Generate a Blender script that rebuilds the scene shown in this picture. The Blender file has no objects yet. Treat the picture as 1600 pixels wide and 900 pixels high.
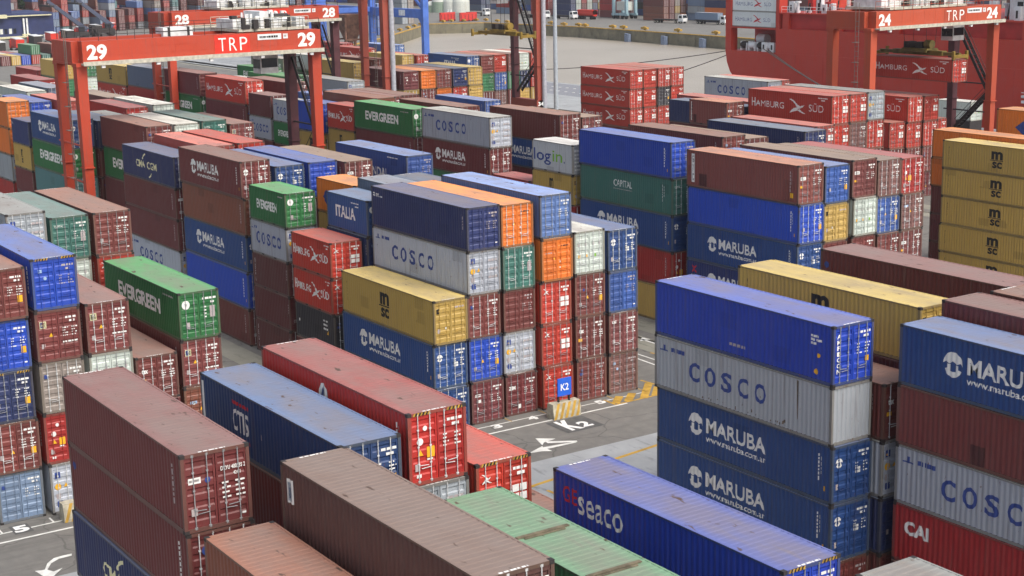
import bpy, bmesh, math, random
from mathutils import Vector, Matrix
R_ = math.radians
SC = bpy.context.scene
COL = SC.collection
RNG = random.Random(7)

# ------------------------------------------------------------------ camera
CAM_LOC = Vector((80.4505, -47.2343, 30.0104))
YAW, PIT, ROL, FPX = R_(146.54765), R_(12.53893), R_(-1.21243), 2433.617
cd = bpy.data.cameras.new('camera'); cam = bpy.data.objects.new('camera', cd); COL.objects.link(cam)
dv = Vector((math.cos(YAW)*math.cos(PIT), math.sin(YAW)*math.cos(PIT), -math.sin(PIT)))
rv = dv.cross(Vector((0, 0, 1))).normalized(); uv = rv.cross(dv)
cr, sr = math.cos(ROL), math.sin(ROL)
RV = rv*cr + uv*sr; UV = uv*cr - rv*sr
cam.matrix_world = Matrix(((RV.x, UV.x, -dv.x, CAM_LOC.x), (RV.y, UV.y, -dv.y, CAM_LOC.y), (RV.z, UV.z, -dv.z, CAM_LOC.z), (0, 0, 0, 1)))
cd.sensor_width = 36; cd.lens = 36*FPX/1600; cd.clip_start = 1; cd.clip_end = 6000
SC.camera = cam

def ray(u, v): return dv*FPX + RV*(u-800) - UV*(v-450)
def at_z(u, v, z): d = ray(u, v); return CAM_LOC + d*((z-CAM_LOC.z)/d.z)
def at_y(u, v, y): d = ray(u, v); return CAM_LOC + d*((y-CAM_LOC.y)/d.y)
def at_x(u, v, x): d = ray(u, v); return CAM_LOC + d*((x-CAM_LOC.x)/d.x)

# ------------------------------------------------------------------ mesh builder
class MB:
    def __init__(s): s.v, s.f, s.m = [], [], []
    def face(s, pts, m=0):
        i = len(s.v); s.v += [tuple(p) for p in pts]; s.f.append(tuple(range(i, i+len(pts)))); s.m.append(m)
    def box(s, x0, y0, z0, x1, y1, z1, m=0):
        i = len(s.v)
        s.v += [(x0,y0,z0),(x1,y0,z0),(x1,y1,z0),(x0,y1,z0),(x0,y0,z1),(x1,y0,z1),(x1,y1,z1),(x0,y1,z1)]
        for q in ((0,3,2,1),(4,5,6,7),(0,1,5,4),(1,2,6,5),(2,3,7,6),(3,0,4,7)):
            s.f.append(tuple(i+k for k in q)); s.m.append(m)
    def bar(s, a, b, w, h=None, m=0, w2=None, h2=None):
        """square bar from a to b, w along side axis, h along the other; may taper"""
        a, b = Vector(a), Vector(b); h = h or w; w2 = w2 or w; h2 = h2 or h
        d = (b-a).normalized(); ref = Vector((0,0,1)) if abs(d.z) < .95 else Vector((0,1,0))
        p = d.cross(ref).normalized(); q = p.cross(d)
        i = len(s.v)
        for c, ww, hh in ((a, w, h), (b, w2, h2)):
            for sx, sy in ((-1,-1),(1,-1),(1,1),(-1,1)): s.v.append(tuple(c + p*(sx*ww/2) + q*(sy*hh/2)))
        for k in ((3,2,1,0),(4,5,6,7),(0,1,5,4),(1,2,6,5),(2,3,7,6),(3,0,4,7)):
            s.f.append(tuple(i+j for j in k)); s.m.append(m)
    def cyl(s, a, b, r, n=8, m=0, r2=None):
        a, b = Vector(a), Vector(b); d = (b-a).normalized(); r2 = r if r2 is None else r2
        ref = Vector((0,0,1)) if abs(d.z) < .95 else Vector((1,0,0))
        p = d.cross(ref).normalized(); q = p.cross(d); i = len(s.v)
        for c, rr in ((a, r), (b, r2)):
            for k in range(n):
                t = 2*math.pi*k/n; s.v.append(tuple(c + p*(math.cos(t)*rr) + q*(math.sin(t)*rr)))
        for k in range(n):
            k2 = (k+1) % n; s.f.append((i+k, i+n+k, i+n+k2, i+k2)); s.m.append(m)
        s.f.append(tuple(i+k for k in range(n))); s.m.append(m)
        s.f.append(tuple(i+n+k for k in reversed(range(n)))); s.m.append(m)
    def prism(s, pts, off, m=0):
        """polygon pts (3d) extruded by vector off"""
        off = Vector(off); n = len(pts); i = len(s.v)
        s.v += [tuple(p) for p in pts] + [tuple(Vector(p)+off) for p in pts]
        s.f.append(tuple(i+k for k in range(n))); s.m.append(m)
        s.f.append(tuple(i+n+k for k in reversed(range(n)))); s.m.append(m)
        for k in range(n):
            k2 = (k+1) % n; s.f.append((i+k, i+n+k, i+n+k2, i+k2)); s.m.append(m)
    def mesh(s, name):
        me = bpy.data.meshes.new(name); me.from_pydata(s.v, [], s.f); me.polygons.foreach_set('material_index', s.m); me.update()
        return me
    def build(s, name, mats, parent=None, loc=None):
        me = s.mesh(name)
        for m in (mats if isinstance(mats, (list, tuple)) else [mats]): me.materials.append(m)
        o = bpy.data.objects.new(name, me); COL.objects.link(o)
        if parent: o.parent = parent
        if loc: o.location = loc
        return o

def empty(name, loc=(0,0,0), rz=0):
    o = bpy.data.objects.new(name, None); COL.objects.link(o); o.location = loc; o.rotation_euler = (0,0,rz); o.empty_display_size = .3
    return o
def tag(o, label=None, cat=None, group=None, kind=None):
    if label: o['label'] = label
    if cat: o['category'] = cat
    if group: o['group'] = group
    if kind: o['kind'] = kind
    return o
def copy_tree(o, parent=None):
    c = o.copy(); COL.objects.link(c)
    if parent: c.parent = parent
    for ch in list(o.children): copy_tree(ch, c)
    return c

# ------------------------------------------------------------------ materials
def lin(c):
    return tuple(((x/255)/12.92 if x/255 <= .04045 else ((x/255+.055)/1.055)**2.4) for x in c) + (1,)
MATS = {}
def nodes(name):
    m = bpy.data.materials.new(name); m.use_nodes = True; nt = m.node_tree
    return m, nt, nt.nodes['Principled BSDF']
def N(nt, t, **kw):
    n = nt.nodes.new(t)
    for k, v in kw.items(): setattr(n, k, v)
    return n
def mix(nt, fac, a, b, blend='MIX'):
    n = nt.nodes.new('ShaderNodeMix'); n.data_type = 'RGBA'; n.blend_type = blend
    for s, v in ((n.inputs[0], fac), (n.inputs[6], a), (n.inputs[7], b)):
        if hasattr(v, 'is_output'): nt.links.new(v, s)
        else: s.default_value = v
    return n.outputs[2]
def ramp(nt, src, p0, p1, c0=(0,0,0,1), c1=(1,1,1,1)):
    r = nt.nodes.new('ShaderNodeValToRGB'); nt.links.new(src, r.inputs[0])
    r.color_ramp.elements[0].position, r.color_ramp.elements[1].position = p0, p1
    r.color_ramp.elements[0].color, r.color_ramp.elements[1].color = c0, c1
    return r.outputs[0]
def coords(nt, scale=(1,1,1), rnd=True):
    tc = nt.nodes.new('ShaderNodeTexCoord'); mp = nt.nodes.new('ShaderNodeMapping'); nt.links.new(tc.outputs['Object'], mp.inputs[0])
    mp.inputs['Scale'].default_value = scale
    if rnd:
        oi = nt.nodes.new('ShaderNodeObjectInfo'); ml = nt.nodes.new('ShaderNodeMath'); ml.operation = 'MULTIPLY'; ml.inputs[1].default_value = 91.0
        nt.links.new(oi.outputs['Random'], ml.inputs[0]); cb = nt.nodes.new('ShaderNodeCombineXYZ')
        for k in range(3): nt.links.new(ml.outputs[0], cb.inputs[k])
        nt.links.new(cb.outputs[0], mp.inputs['Location'])
    return mp.outputs[0]
def noise(nt, vec, scale, detail=4, rough=.55):
    n = nt.nodes.new('ShaderNodeTexNoise'); n.inputs['Scale'].default_value = scale; n.inputs['Detail'].default_value = detail; n.inputs['Roughness'].default_value = rough
    nt.links.new(vec, n.inputs['Vector']); return n.outputs['Fac']

def plain(name, rgb, rough=.6, metal=0, var=.12, scale=3.0):
    if name in MATS: return MATS[name]
    m, nt, b = nodes(name); c = lin(rgb)
    v = coords(nt); f = ramp(nt, noise(nt, v, scale), .35, .7)
    dark = tuple(x*(1-var*1.6) for x in c[:3]) + (1,); lite = tuple(min(1, x*(1+var)) for x in c[:3]) + (1,)
    nt.links.new(mix(nt, f, dark, lite), b.inputs['Base Color']); b.inputs['Roughness'].default_value = rough; b.inputs['Metallic'].default_value = metal
    MATS[name] = m; return m

def paint(name, rgb, roof=False, wear=.5):
    """weathered container paint; the roof sheet is bleached, dusty and stained"""
    key = name + ('_roof_paint' if roof else '_paint')
    if key in MATS: return MATS[key]
    m, nt, b = nodes(key); c = lin(rgb)
    if roof:
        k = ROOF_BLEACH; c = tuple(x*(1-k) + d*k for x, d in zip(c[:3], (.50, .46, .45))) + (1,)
    oi = nt.nodes.new('ShaderNodeObjectInfo')
    # per container age
    mr = nt.nodes.new('ShaderNodeMapRange'); nt.links.new(oi.outputs['Random'], mr.inputs[0]); mr.inputs[3].default_value = .82; mr.inputs[4].default_value = 1.14
    base = mix(nt, 1.0, c, mr.outputs[0], 'MULTIPLY')
    big = coords(nt, (1,1,1)); f = ramp(nt, noise(nt, big, .45 if not roof else .7, 5, .6), .35, .72)
    fad = tuple(x*.85 + (.06 if roof else .035) for x in c[:3]) + (1,)
    mm = nt.nodes.new('ShaderNodeMath'); mm.operation = 'MULTIPLY'; nt.links.new(f, mm.inputs[0]); mm.inputs[1].default_value = .55 if roof else .32
    col = mix(nt, mm.outputs[0], base, fad)
    if roof:
        st = ramp(nt, noise(nt, coords(nt, (.35, 1.6, 1)), 1.3, 6, .62), .56, .74)
        s2 = nt.nodes.new('ShaderNodeMath'); s2.operation = 'MULTIPLY'; nt.links.new(st, s2.inputs[0]); s2.inputs[1].default_value = 1.0*wear
        col = mix(nt, s2.outputs[0], col, (.20, .165, .14, 1))
        # dust lies thickest along the middle of the sheet, rinsed off towards the rails
        tc = nt.nodes.new('ShaderNodeTexCoord'); sx = nt.nodes.new('ShaderNodeSeparateXYZ'); nt.links.new(tc.outputs['Object'], sx.inputs[0])
        ab = nt.nodes.new('ShaderNodeMath'); ab.operation = 'ABSOLUTE'; nt.links.new(sx.outputs['Y'], ab.inputs[0])
        mr2 = nt.nodes.new('ShaderNodeMapRange'); mr2.interpolation_type = 'SMOOTHSTEP'; nt.links.new(ab.outputs[0], mr2.inputs[0])
        mr2.inputs[1].default_value = .55; mr2.inputs[2].default_value = 1.18; mr2.inputs[3].default_value = .80; mr2.inputs[4].default_value = .22
        ms = nt.nodes.new('ShaderNodeMath'); ms.operation = 'MULTIPLY'; nt.links.new(mr2.outputs[0], ms.inputs[0])
        nt.links.new(ramp(nt, noise(nt, coords(nt, (.5, .9, 1)), .55, 5, .6), .30, .62, (.12,.12,.12,1), (.75,.75,.75,1)), ms.inputs[1])
        col = mix(nt, ms.outputs[0], col, (.215, .175, .155, 1))
        sp = ramp(nt, noise(nt, coords(nt, (.7, 2.0, 1)), 1.7, 3, .5), .66, .72)
        col = mix(nt, sp, col, (.085, .05, .035, 1))
    else:
        st = ramp(nt, noise(nt, coords(nt, (2.2, 2.2, .10)), 2.4, 4, .6), .55, .80)
        s2 = nt.nodes.new('ShaderNodeMath'); s2.operation = 'MULTIPLY'; nt.links.new(st, s2.inputs[0]); s2.inputs[1].default_value = .65*wear
        col = mix(nt, s2.outputs[0], col, (.13, .095, .075, 1))
        vo = nt.nodes.new('ShaderNodeTexVoronoi'); vo.distance = 'CHEBYCHEV'; vo.inputs['Scale'].default_value = .55; nt.links.new(coords(nt, (1, 1, 1.6)), vo.inputs['Vector'])
        sp_ = nt.nodes.new('ShaderNodeSeparateColor'); nt.links.new(vo.outputs['Color'], sp_.inputs[0])
        pa = ramp(nt, sp_.outputs[0], .86, .87); dd = ramp(nt, vo.outputs['Distance'], .30, .31, (1,1,1,1), (0,0,0,1))
        mp_ = nt.nodes.new('ShaderNodeMath'); mp_.operation = 'MULTIPLY'; nt.links.new(pa, mp_.inputs[0]); nt.links.new(dd, mp_.inputs[1])
        m3_ = nt.nodes.new('ShaderNodeMath'); m3_.operation = 'MULTIPLY'; nt.links.new(mp_.outputs[0], m3_.inputs[0]); m3_.inputs[1].default_value = 0 if name.startswith(('crane', 'ship')) or name.endswith('_frame') else .5
        col = mix(nt, m3_.outputs[0], col, tuple(x*.62 for x in c[:3])+(1,))
        th = ramp(nt, noise(nt, coords(nt, (7, 7, .16)), 1.6, 3, .6), .60, .74); s3 = nt.nodes.new('ShaderNodeMath'); s3.operation = 'MULTIPLY'; nt.links.new(th, s3.inputs[0]); s3.inputs[1].default_value = .42
        col = mix(nt, s3.outputs[0], col, (.10, .085, .075, 1))
        sp = ramp(nt, noise(nt, coords(nt, (1.3, 1.3, .6)), 3.4, 5, .65), .70-.08*max(0, wear-.5), .76-.08*max(0, wear-.5))
        col = mix(nt, sp, col, (.12, .045, .02, 1))
    nt.links.new(col, b.inputs['Base Color'])
    bmp = nt.nodes.new('ShaderNodeBump'); bmp.inputs['Strength'].default_value = .8; bmp.inputs['Distance'].default_value = .06
    nt.links.new(noise(nt, coords(nt, (1, 1, .8)), 1.5 if roof else 1.1, 3, .5), bmp.inputs['Height']); nt.links.new(bmp.outputs[0], b.inputs['Normal'])
    b.inputs['Roughness'].default_value = .62 if roof else .52
    b.inputs['Specular IOR Level'].default_value = .5
    MATS[key] = m; return m
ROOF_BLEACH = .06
HAZE = .00009

STEEL = plain('galvanised_steel', (206,208,208), .5, 0)
STEEL2 = plain('dull_galvanised_steel', (150,152,154), .55, 0, var=.2)
DARK = plain('dark_grimy_steel', (46,42,42), .7)
WHITE = plain('white_lettering', (226,226,222), .6, var=.05)
CLEAN = plain('clean_white_paint', (232,232,228), .5, var=.04)
HAZY = plain('worn_hazard_yellow', (176,138,48), .7, var=.25)
BLUEINK = plain('blue_lettering', (44,66,132), .6, var=.05)
BLACKINK = plain('black_lettering', (30,28,28), .6, var=.05)
REDINK = plain('red_lettering', (190,40,52), .6, var=.05)
GREENINK = plain('green_lettering', (120,176,56), .6, var=.05)
CREAMINK = plain('cream_lettering', (226,220,176), .6, var=.05)
YELLOWINK = plain('yellow_sticker', (226,170,32), .6, var=.05)
FADEDINK = plain('faded_lettering', (170,160,160), .7, var=.08)
PATCHINK = plain('repair_patch_maroon', (74,36,36), .6, var=.1)
STAININK = plain('rust_run_brown', (112,98,84), .85, var=.3)
LIGHTINK = plain('pale_blue_sticker', (150,176,206), .6, var=.08)
INK = dict(w=WHITE, b=BLUEINK, k=BLACKINK, r=REDINK, g=GREENINK, c=CREAMINK, y=YELLOWINK, f=FADEDINK, l=LIGHTINK, p=PATCHINK, s=STAININK)
def worn(m):
    nt = m.node_tree; b = nt.nodes['Principled BSDF']; f = ramp(nt, noise(nt, coords(nt, (1.6, 1.6, 1.0)), 2.2, 6, .72), .22, .30, (.35,.35,.35,1), (1,1,1,1)); nt.links.new(f, b.inputs['Alpha'])
for m_ in (WHITE, BLUEINK, BLACKINK, REDINK, GREENINK, CREAMINK, FADEDINK, STAININK): worn(m_)
INKS = list(INK); INKMATS = [INK[k] for k in INKS]

# ------------------------------------------------------------------ lettering
_txt = {}
def text_geo(s, bold=0., extra=0.):
    k = (s, bold)
    if k in _txt: return _txt[k]
    cu = bpy.data.curves.new('t', 'FONT'); cu.body = s; cu.size = 1; cu.resolution_u = 3; cu.offset = bold; cu.fill_mode = 'FRONT'
    o = bpy.data.objects.new('t', cu); COL.objects.link(o)
    dg = bpy.context.evaluated_depsgraph_get(); me = bpy.data.meshes.new_from_object(o.evaluated_get(dg))
    vs = [(v.co.x, v.co.y) for v in me.vertices]; fs = [tuple(p.vertices) for p in me.polygons]
    if vs:
        x0 = min(v[0] for v in vs); x1 = max(v[0] for v in vs); y0 = min(v[1] for v in vs); y1 = max(v[1] for v in vs)
        vs = [((x-x0)/(x1-x0), (y-y0)/(y1-y0)) for x, y in vs]; asp = (x1-x0)/(y1-y0)
    else: asp = 1
    bpy.data.objects.remove(o); bpy.data.curves.remove(cu); bpy.data.meshes.remove(me)
    _txt[k] = (vs, fs, asp); return _txt[k]
class Flat:
    """marks painted on a plane: 2d (a,b) coordinates mapped to 3d later"""
    def __init__(s): s.v, s.f, s.m, s.k, s.g, s.n, s.hold = [], [], [], [], [], 0, False
    def text(s, t, a, b, w, h, ink='w', bold=.02):
        vs, fs, _ = text_geo(t, bold); i = len(s.v)
        s.v += [(a+x*w, b+y*h) for x, y in vs]; s.f += [tuple(i+k for k in f) for f in fs]; s.m += [INKS.index(ink)]*len(fs); s.k += ['lettering']*len(fs); s.g += [0]*len(fs)
    def vtext(s, t, a, b, w, h, ink='w', bold=.02):
        """letters one under another, top at b"""
        n = len(t); st = h/n
        for k, ch in enumerate(t):
            if ch != ' ': s.text(ch, a, b-(k+1)*st+st*.12, w, st*.78, ink, bold)
    def poly(s, pts, ink='w', key=None):
        i = len(s.v); s.v += pts; s.f.append(tuple(range(i, i+len(pts)))); s.m.append(INKS.index(ink)); s.k.append(key or ({'y': 'sticker', 'p': 'repair_patch', 's': 'rust_stain'}.get(ink, 'emblem'))); s.g.append(0 if key == 'white_plate' else s.n); s.n += 0 if s.hold else 1
    def rect(s, a, b, w, h, ink='w', key=None): s.poly([(a,b),(a+w,b),(a+w,b+h),(a,b+h)], ink, key)
    def disc(s, a, b, r, ink='w', n=18, r2=None): s.poly([(a+r*math.cos(2*math.pi*k/n), b+(r2 or r)*math.sin(2*math.pi*k/n)) for k in range(n)], ink)
    def arc(s, a, b, r0, r1, t0, t1, ink='w', n=10):
        s.hold = True
        for k in range(n + 1):
            if k == n: s.hold = False; s.n += 1; break
            p, q = R_(t0+(t1-t0)*k/n), R_(t0+(t1-t0)*(k+1)/n)
            s.poly([(a+r0*math.cos(p), b+r0*math.sin(p)), (a+r1*math.cos(p), b+r1*math.sin(p)), (a+r1*math.cos(q), b+r1*math.sin(q)), (a+r0*math.cos(q), b+r0*math.sin(q))], ink)
    def bars(s, a, b, w, h, ink='w', seed=1):
        """an unreadable line of small print as broken dashes"""
        r = random.Random(seed); x = a; old = s.hold; s.hold = True
        while x < a+w-.02:
            l = min(r.uniform(.08, .26), a+w-x); s.rect(x, b, l, h, ink, 'small_print'); x += l + r.uniform(.03, .07)
        s.hold = old; s.n += 1
    def layers(s, fn, split):
        out = []; ks = list(zip(s.k, s.g if split else [0]*len(s.k)))
        for kk in dict.fromkeys(ks):
            key = kk[0]; ids = [i for i, k in enumerate(ks) if k == kk]; F = Flat(); mp = {}
            for i in ids:
                q = []
                for v in s.f[i]:
                    if v not in mp: mp[v] = len(F.v); F.v.append(s.v[v])
                    q.append(mp[v])
                F.f.append(tuple(q)); F.m.append(s.m[i])
            out.append((key, F.mesh(key, fn)))
        return out
    def mesh(s, name, fn, clean=False):
        me = bpy.data.meshes.new(name); me.from_pydata([fn(a, b) for a, b in s.v], [], s.f)
        me.polygons.foreach_set('material_index', s.m); me.update()
        for m in INKMATS: me.materials.append(CLEAN if clean and m is WHITE else m)
        return me

def held(fn):
    def f(F, *a, **k):
        o = F.hold; F.hold = True; fn(F, *a, **k); F.hold = o; F.n += 1
    return f
@held
def bird(F, a, b, s, ink='w', h=1.0):
    """a gull with crossed wings inside a box of width s, height h*s"""
    P = lambda pts: F.poly([(a+x*s, b+y*s*h) for x, y in pts], ink)
    P([(.02,.98),(.14,1.0),(.30,.90),(.52,.62),(.66,.54),(.74,.46),(.58,.40),(.46,.46),(.40,.62),(.24,.82)])
    P([(.46,.46),(.58,.40),(.72,.56),(.92,.62),(.80,.46),(.62,.34),(.50,.34)])
    P([(.56,.36),(.46,.42),(.28,.36),(.12,.16),(.06,.0),(.20,.08),(.40,.16),(.52,.22)])
    P([(.52,.22),(.62,.34),(.78,.16),(1.0,.02),(.84,.03),(.66,.12)])
@held
def umbrella(F, a, b, s, ink='w'):
    """round mark: scalloped umbrella dome over a cupped hull"""
    n = 14; pts = [(a+s*.5+s*.5*math.cos(R_(180*k/n)), b+s*.5+s*.5*math.sin(R_(180*k/n))) for k in range(n+1)]
    F.poly(pts + [(a+s*.14, b+s*.60), (a+s*.32, b+s*.52), (a+s*.5, b+s*.64), (a+s*.68, b+s*.52), (a+s*.86, b+s*.60)], ink)
    pts = [(a+s*.5+s*.45*math.cos(R_(200+140*k/n)), b+s*.44+s*.45*math.sin(R_(200+140*k/n))) for k in range(n+1)]
    F.poly(pts[:6] + [(a+s*.36, b+s*.20), (a+s*.36, b+s*.50), (a+s*.22, b+s*.50), (a+s*.22, b+s*.34)], ink)
    F.poly(pts[5:10] + [(a+s*.64, b+s*.22), (a+s*.36, b+s*.22)], ink)
    F.poly(pts[9:] + [(a+s*.78, b+s*.34), (a+s*.78, b+s*.50), (a+s*.64, b+s*.50), (a+s*.64, b+s*.20)], ink)
def squares(F, a, b, s, ink='w'):
    for i in range(2):
        for j in range(2): F.rect(a+i*s*.56, b+j*s*.52, s*.48, s*.42, ink, 'white_plate')
# ------------------------------------------------------------------ container geometry (unit height 2.6, scaled per box)
CW, CH = 2.438, 2.6
L40, L20 = 12.19, 6.06
_geo = {}
def corr(mb, x0, x1, yo, yi, z0, z1, pitch, sgn):
    """corrugated sheet along x at y = +-yo (crest) / +-yi (trough)"""
    n = max(1, round((x1-x0)/pitch)); p = (x1-x0)/n; prof = []
    for k in range(n):
        a = x0+k*p; prof += [(a, yo), (a+p*.26, yo), (a+p*.5, yi), (a+p*.76, yi)]
    prof.append((x1, yo))
    for (xa, ya), (xb, yb) in zip(prof, prof[1:]):
        q = [(xa, sgn*ya, z0), (xb, sgn*yb, z0), (xb, sgn*yb, z1), (xa, sgn*ya, z1)]
        mb.face(q if sgn < 0 else q[::-1], 0)
def body_mesh(L):
    k = ('body', L)
    if k in _geo: return _geo[k]
    mb = MB(); h = L/2; w = CW/2
    for s in (-1, 1):
        corr(mb, -h+.15, h-.13, w-.010, w-.046, .16, CH-.06, .278, s)
        mb.box(-h+.15, s*(w-.06), .03, h-.13, s*(w-.002), .165, 2)
        mb.box(-h+.15, s*(w-.07), CH-.075, h-.13, s*(w-.002), CH-.012, 2)
        for xe, d in ((-h, 1), (h, -1)):
            x0, x1 = sorted((xe+d*.004, xe+d*.15)); mb.box(x0, min(s*(w-.12), s*(w-.001)), .1, x1, max(s*(w-.12), s*(w-.001)), CH-.1, 2)
            for z0, z1 in ((0, .118), (CH-.118, CH)):
                x0, x1 = sorted((xe-d*.002, xe+d*.178)); ya, yb = sorted((s*(w-.162), s*(w+.002)))
                mb.box(x0, ya, z0, x1, yb, z1, 1)
    # front wall, sills, floor
    n = 9; p = (CW-.24)/n
    for j in range(n):
        y0 = -w+.12+j*p
        for (ya, xa), (yb, xb) in (((0, .02), (.3, .02)), ((.3, .02), (.5, .06)), ((.5, .06), (.8, .06)), ((.8, .06), (1, .02))):
            mb.face([(-h+xa, y0+yb*p if False else y0+ya*p, .16), (-h+xa, y0+ya*p, CH-.1), (-h+xb, y0+yb*p, CH-.1), (-h+xb, y0+yb*p, .16)], 0)
    for xe, d in ((-h, 1), (h, -1)):
        x0, x1 = sorted((xe+d*.006, xe+d*.10))
        mb.box(x0, -w+.12, .02, x1, w-.12, .15, 2); mb.box(x0, -w+.12, CH-.115, x1, w-.12, CH-.008, 2)
    mb.box(-h+.1, -w+.07, .10, h-.1, w-.07, .16, 1)
    mb.box(h-.14, -w+.11, .15, h-.12, w-.11, CH-.11, 1)
    if L < 7:
        for c in (-1.02, 1.02):
            mb.box(c-.18, -w-.004, .04, c+.18, w+.004, .135, 1)
    _geo[k] = mb.mesh('body_%d' % L); 
    for _ in range(3): _geo[k].materials.append(DARK)
    return _geo[k]
def roof_mesh(L):
    k = ('roof', L)
    if k in _geo: return _geo[k]
    mb = MB(); h = L/2-.02; w = CW/2-.03; n = round(2*h/.30); p = 2*h/n
    for j in range(n):
        a = -h+j*p; z0, z1 = CH-.019, CH-.010
        for (xa, za), (xb, zb) in (((0, z1), (.36, z1)), ((.36, z1), (.46, z0)), ((.46, z0), (.9, z0)), ((.9, z0), (1, z1))):
            mb.face([(a+xa*p, -w, za), (a+xb*p, -w, zb), (a+xb*p, w, zb), (a+xa*p, w, za)], 0)
    for s in (-1, 1):
        y0, y1 = sorted((s*(w-.05), s*(CW/2-.004))); mb.box(-h+.14, y0, CH-.04, h-.14, y1, CH-.003, 0)
    mb.box(-h, -w, CH-.03, -h+.16, w, CH-.004, 0); mb.box(h-.16, -w, CH-.03, h, w, CH-.004, 0)
    _geo[k] = mb.mesh('roof_%d' % L); _geo[k].materials.append(DARK); return _geo[k]
DZ0, DZ1 = .15, CH-.12
def door_mesh(side, rods):
    """one leaf at x = 0 (outside towards +x); side -1 left, +1 right; rods baked into slot 1 for far boxes"""
    k = ('door', side, rods)
    if k in _geo: return _geo[k]
    mb = MB(); y0, y1 = sorted((side*.012, side*(CW/2-.115)))
    nsw = 5; hh = (DZ1-DZ0-.16)/nsw; prof = [(-.052, DZ0), (-.052, DZ0+.08)]
    for j in range(nsw):
        z = DZ0+.08+j*hh; prof += [(-.052, z+hh*.30), (-.088, z+hh*.42), (-.088, z+hh*.72), (-.052, z+hh*.86)]
    prof += [(-.052, DZ1-.0)]
    for (xa, za), (xb, zb) in zip(prof, prof[1:]):
        mb.face([(xa, y0+.07, za), (xa, y1-.07, za), (xb, y1-.07, zb), (xb, y0+.07, zb)], 0)
    for ya, yb in ((y0, y0+.072), (y1-.072, y1)): mb.box(-.10, ya, DZ0, -.040, yb, DZ1, 0)
    mb.box(-.10, y0+.07, DZ0, -.041, y1-.07, DZ0+.07, 0); mb.box(-.10, y0+.07, DZ1-.06, -.041, y1-.07, DZ1, 0)
    ye = y1 if side > 0 else y0
    for z in (.35, .95, 1.6, 2.25): mb.box(-.05, ye-.03, z, -.022, ye+.055, z+.11, 0)   # hinges
    if rods:
        for y in ROD_Y: rod_into(mb, side*y, side, 1)
    _geo[k] = mb.mesh('door'); _geo[k].materials.append(DARK); _geo[k].materials.append(STEEL); return _geo[k]
ROD_Y = (.30, .80)
def rod_into(mb, y, side, m):
    mb.cyl((-.018, y, DZ0-.06), (-.018, y, DZ1+.07), .019, 6, m)
    for z in (DZ0-.05, DZ1+.0): mb.box(-.045, y-.05, z, -.006, y+.05, z+.08, m)
    for z in (.75, 1.35, 1.95): mb.box(-.045, y-.04, z, -.008, y+.04, z+.05, m)
    hy = y - side*.0; dy = .34 if y < side*.55*1 or True else .3
    d = 1 if (abs(y) < .5) == (side > 0) else -1
    mb.bar((-.012, y, .62 + (.1 if abs(y) > .5 else 0)), (-.008, y+d*.40, .60 + (.1 if abs(y) > .5 else 0)), .03, .018, m)
def rod_mesh(side, y):
    k = ('rod', side, y)
    if k in _geo: return _geo[k]
    mb = MB(); rod_into(mb, side*y, side, 0); _geo[k] = mb.mesh('lock_rod'); _geo[k].materials.append(STEEL); return _geo[k]
def hazard_mesh():
    k = 'hazard'
    if k in _geo: return _geo[k]
    mb = MB(); w = CW/2; h = .11; z = CH-.118
    for s in (-1, 1):
        for j in range(9):
            a = s*(.40+.075*j); q = [(.0, a, z), (.0, a+.075, z), (.0, a+.075+.05, z+h), (.0, a+.05, z+h)]
            mb.face(q, j % 2)
    _geo[k] = mb.mesh('hazard_stripe'); _geo[k].materials.append(HAZY); _geo[k].materials.append(BLACKINK); return _geo[k]
def box_mesh():
    """whole small far container: slot 0 paint, 1 roof, 2 door end, dark castings and rods"""
    k = 'farbox'
    if k in _geo: return _geo[k]
    mb = MB(); h = .5; w = CW/2
    for s in (-1, 1):
        for j in range(20):
            a, b = -h+j/20, -h+(j+.5)/20
            mb.box(a, s*(w-.05), .1, b, s*w, CH-.06, 0); mb.box(b, s*(w-.05), .1, b+.5/20, s*(w-.03), CH-.06, 0)
    mb.box(-h+.004, -w+.06, 0, h-.010, w-.06, CH-.05, 0); mb.box(-h, -w, CH-.06, h, w, CH-.01, 1); mb.box(-h, -w, 0, h, w, .1, 2)
    for s in (-1, 1):
        for e in (-1, 1): mb.box(e*h-(.01 if e > 0 else 0), s*w-.14*(s > 0), .1, e*h+(.01 if e < 0 else 0), s*w+.14*(s < 0), CH-.06, 0)
    for y in (-.8, -.3, .3, .8): mb.box(h-.012, y-.03, .12, h-.002, y+.03, CH-.12, 3)
    mb.box(h-.012, -.03, .1, h-.0095, .03, CH-.1, 2)
    _geo[k] = mb.mesh('far_container'); 
    for _ in range(4): _geo[k].materials.append(DARK)
    return _geo[k]

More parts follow.
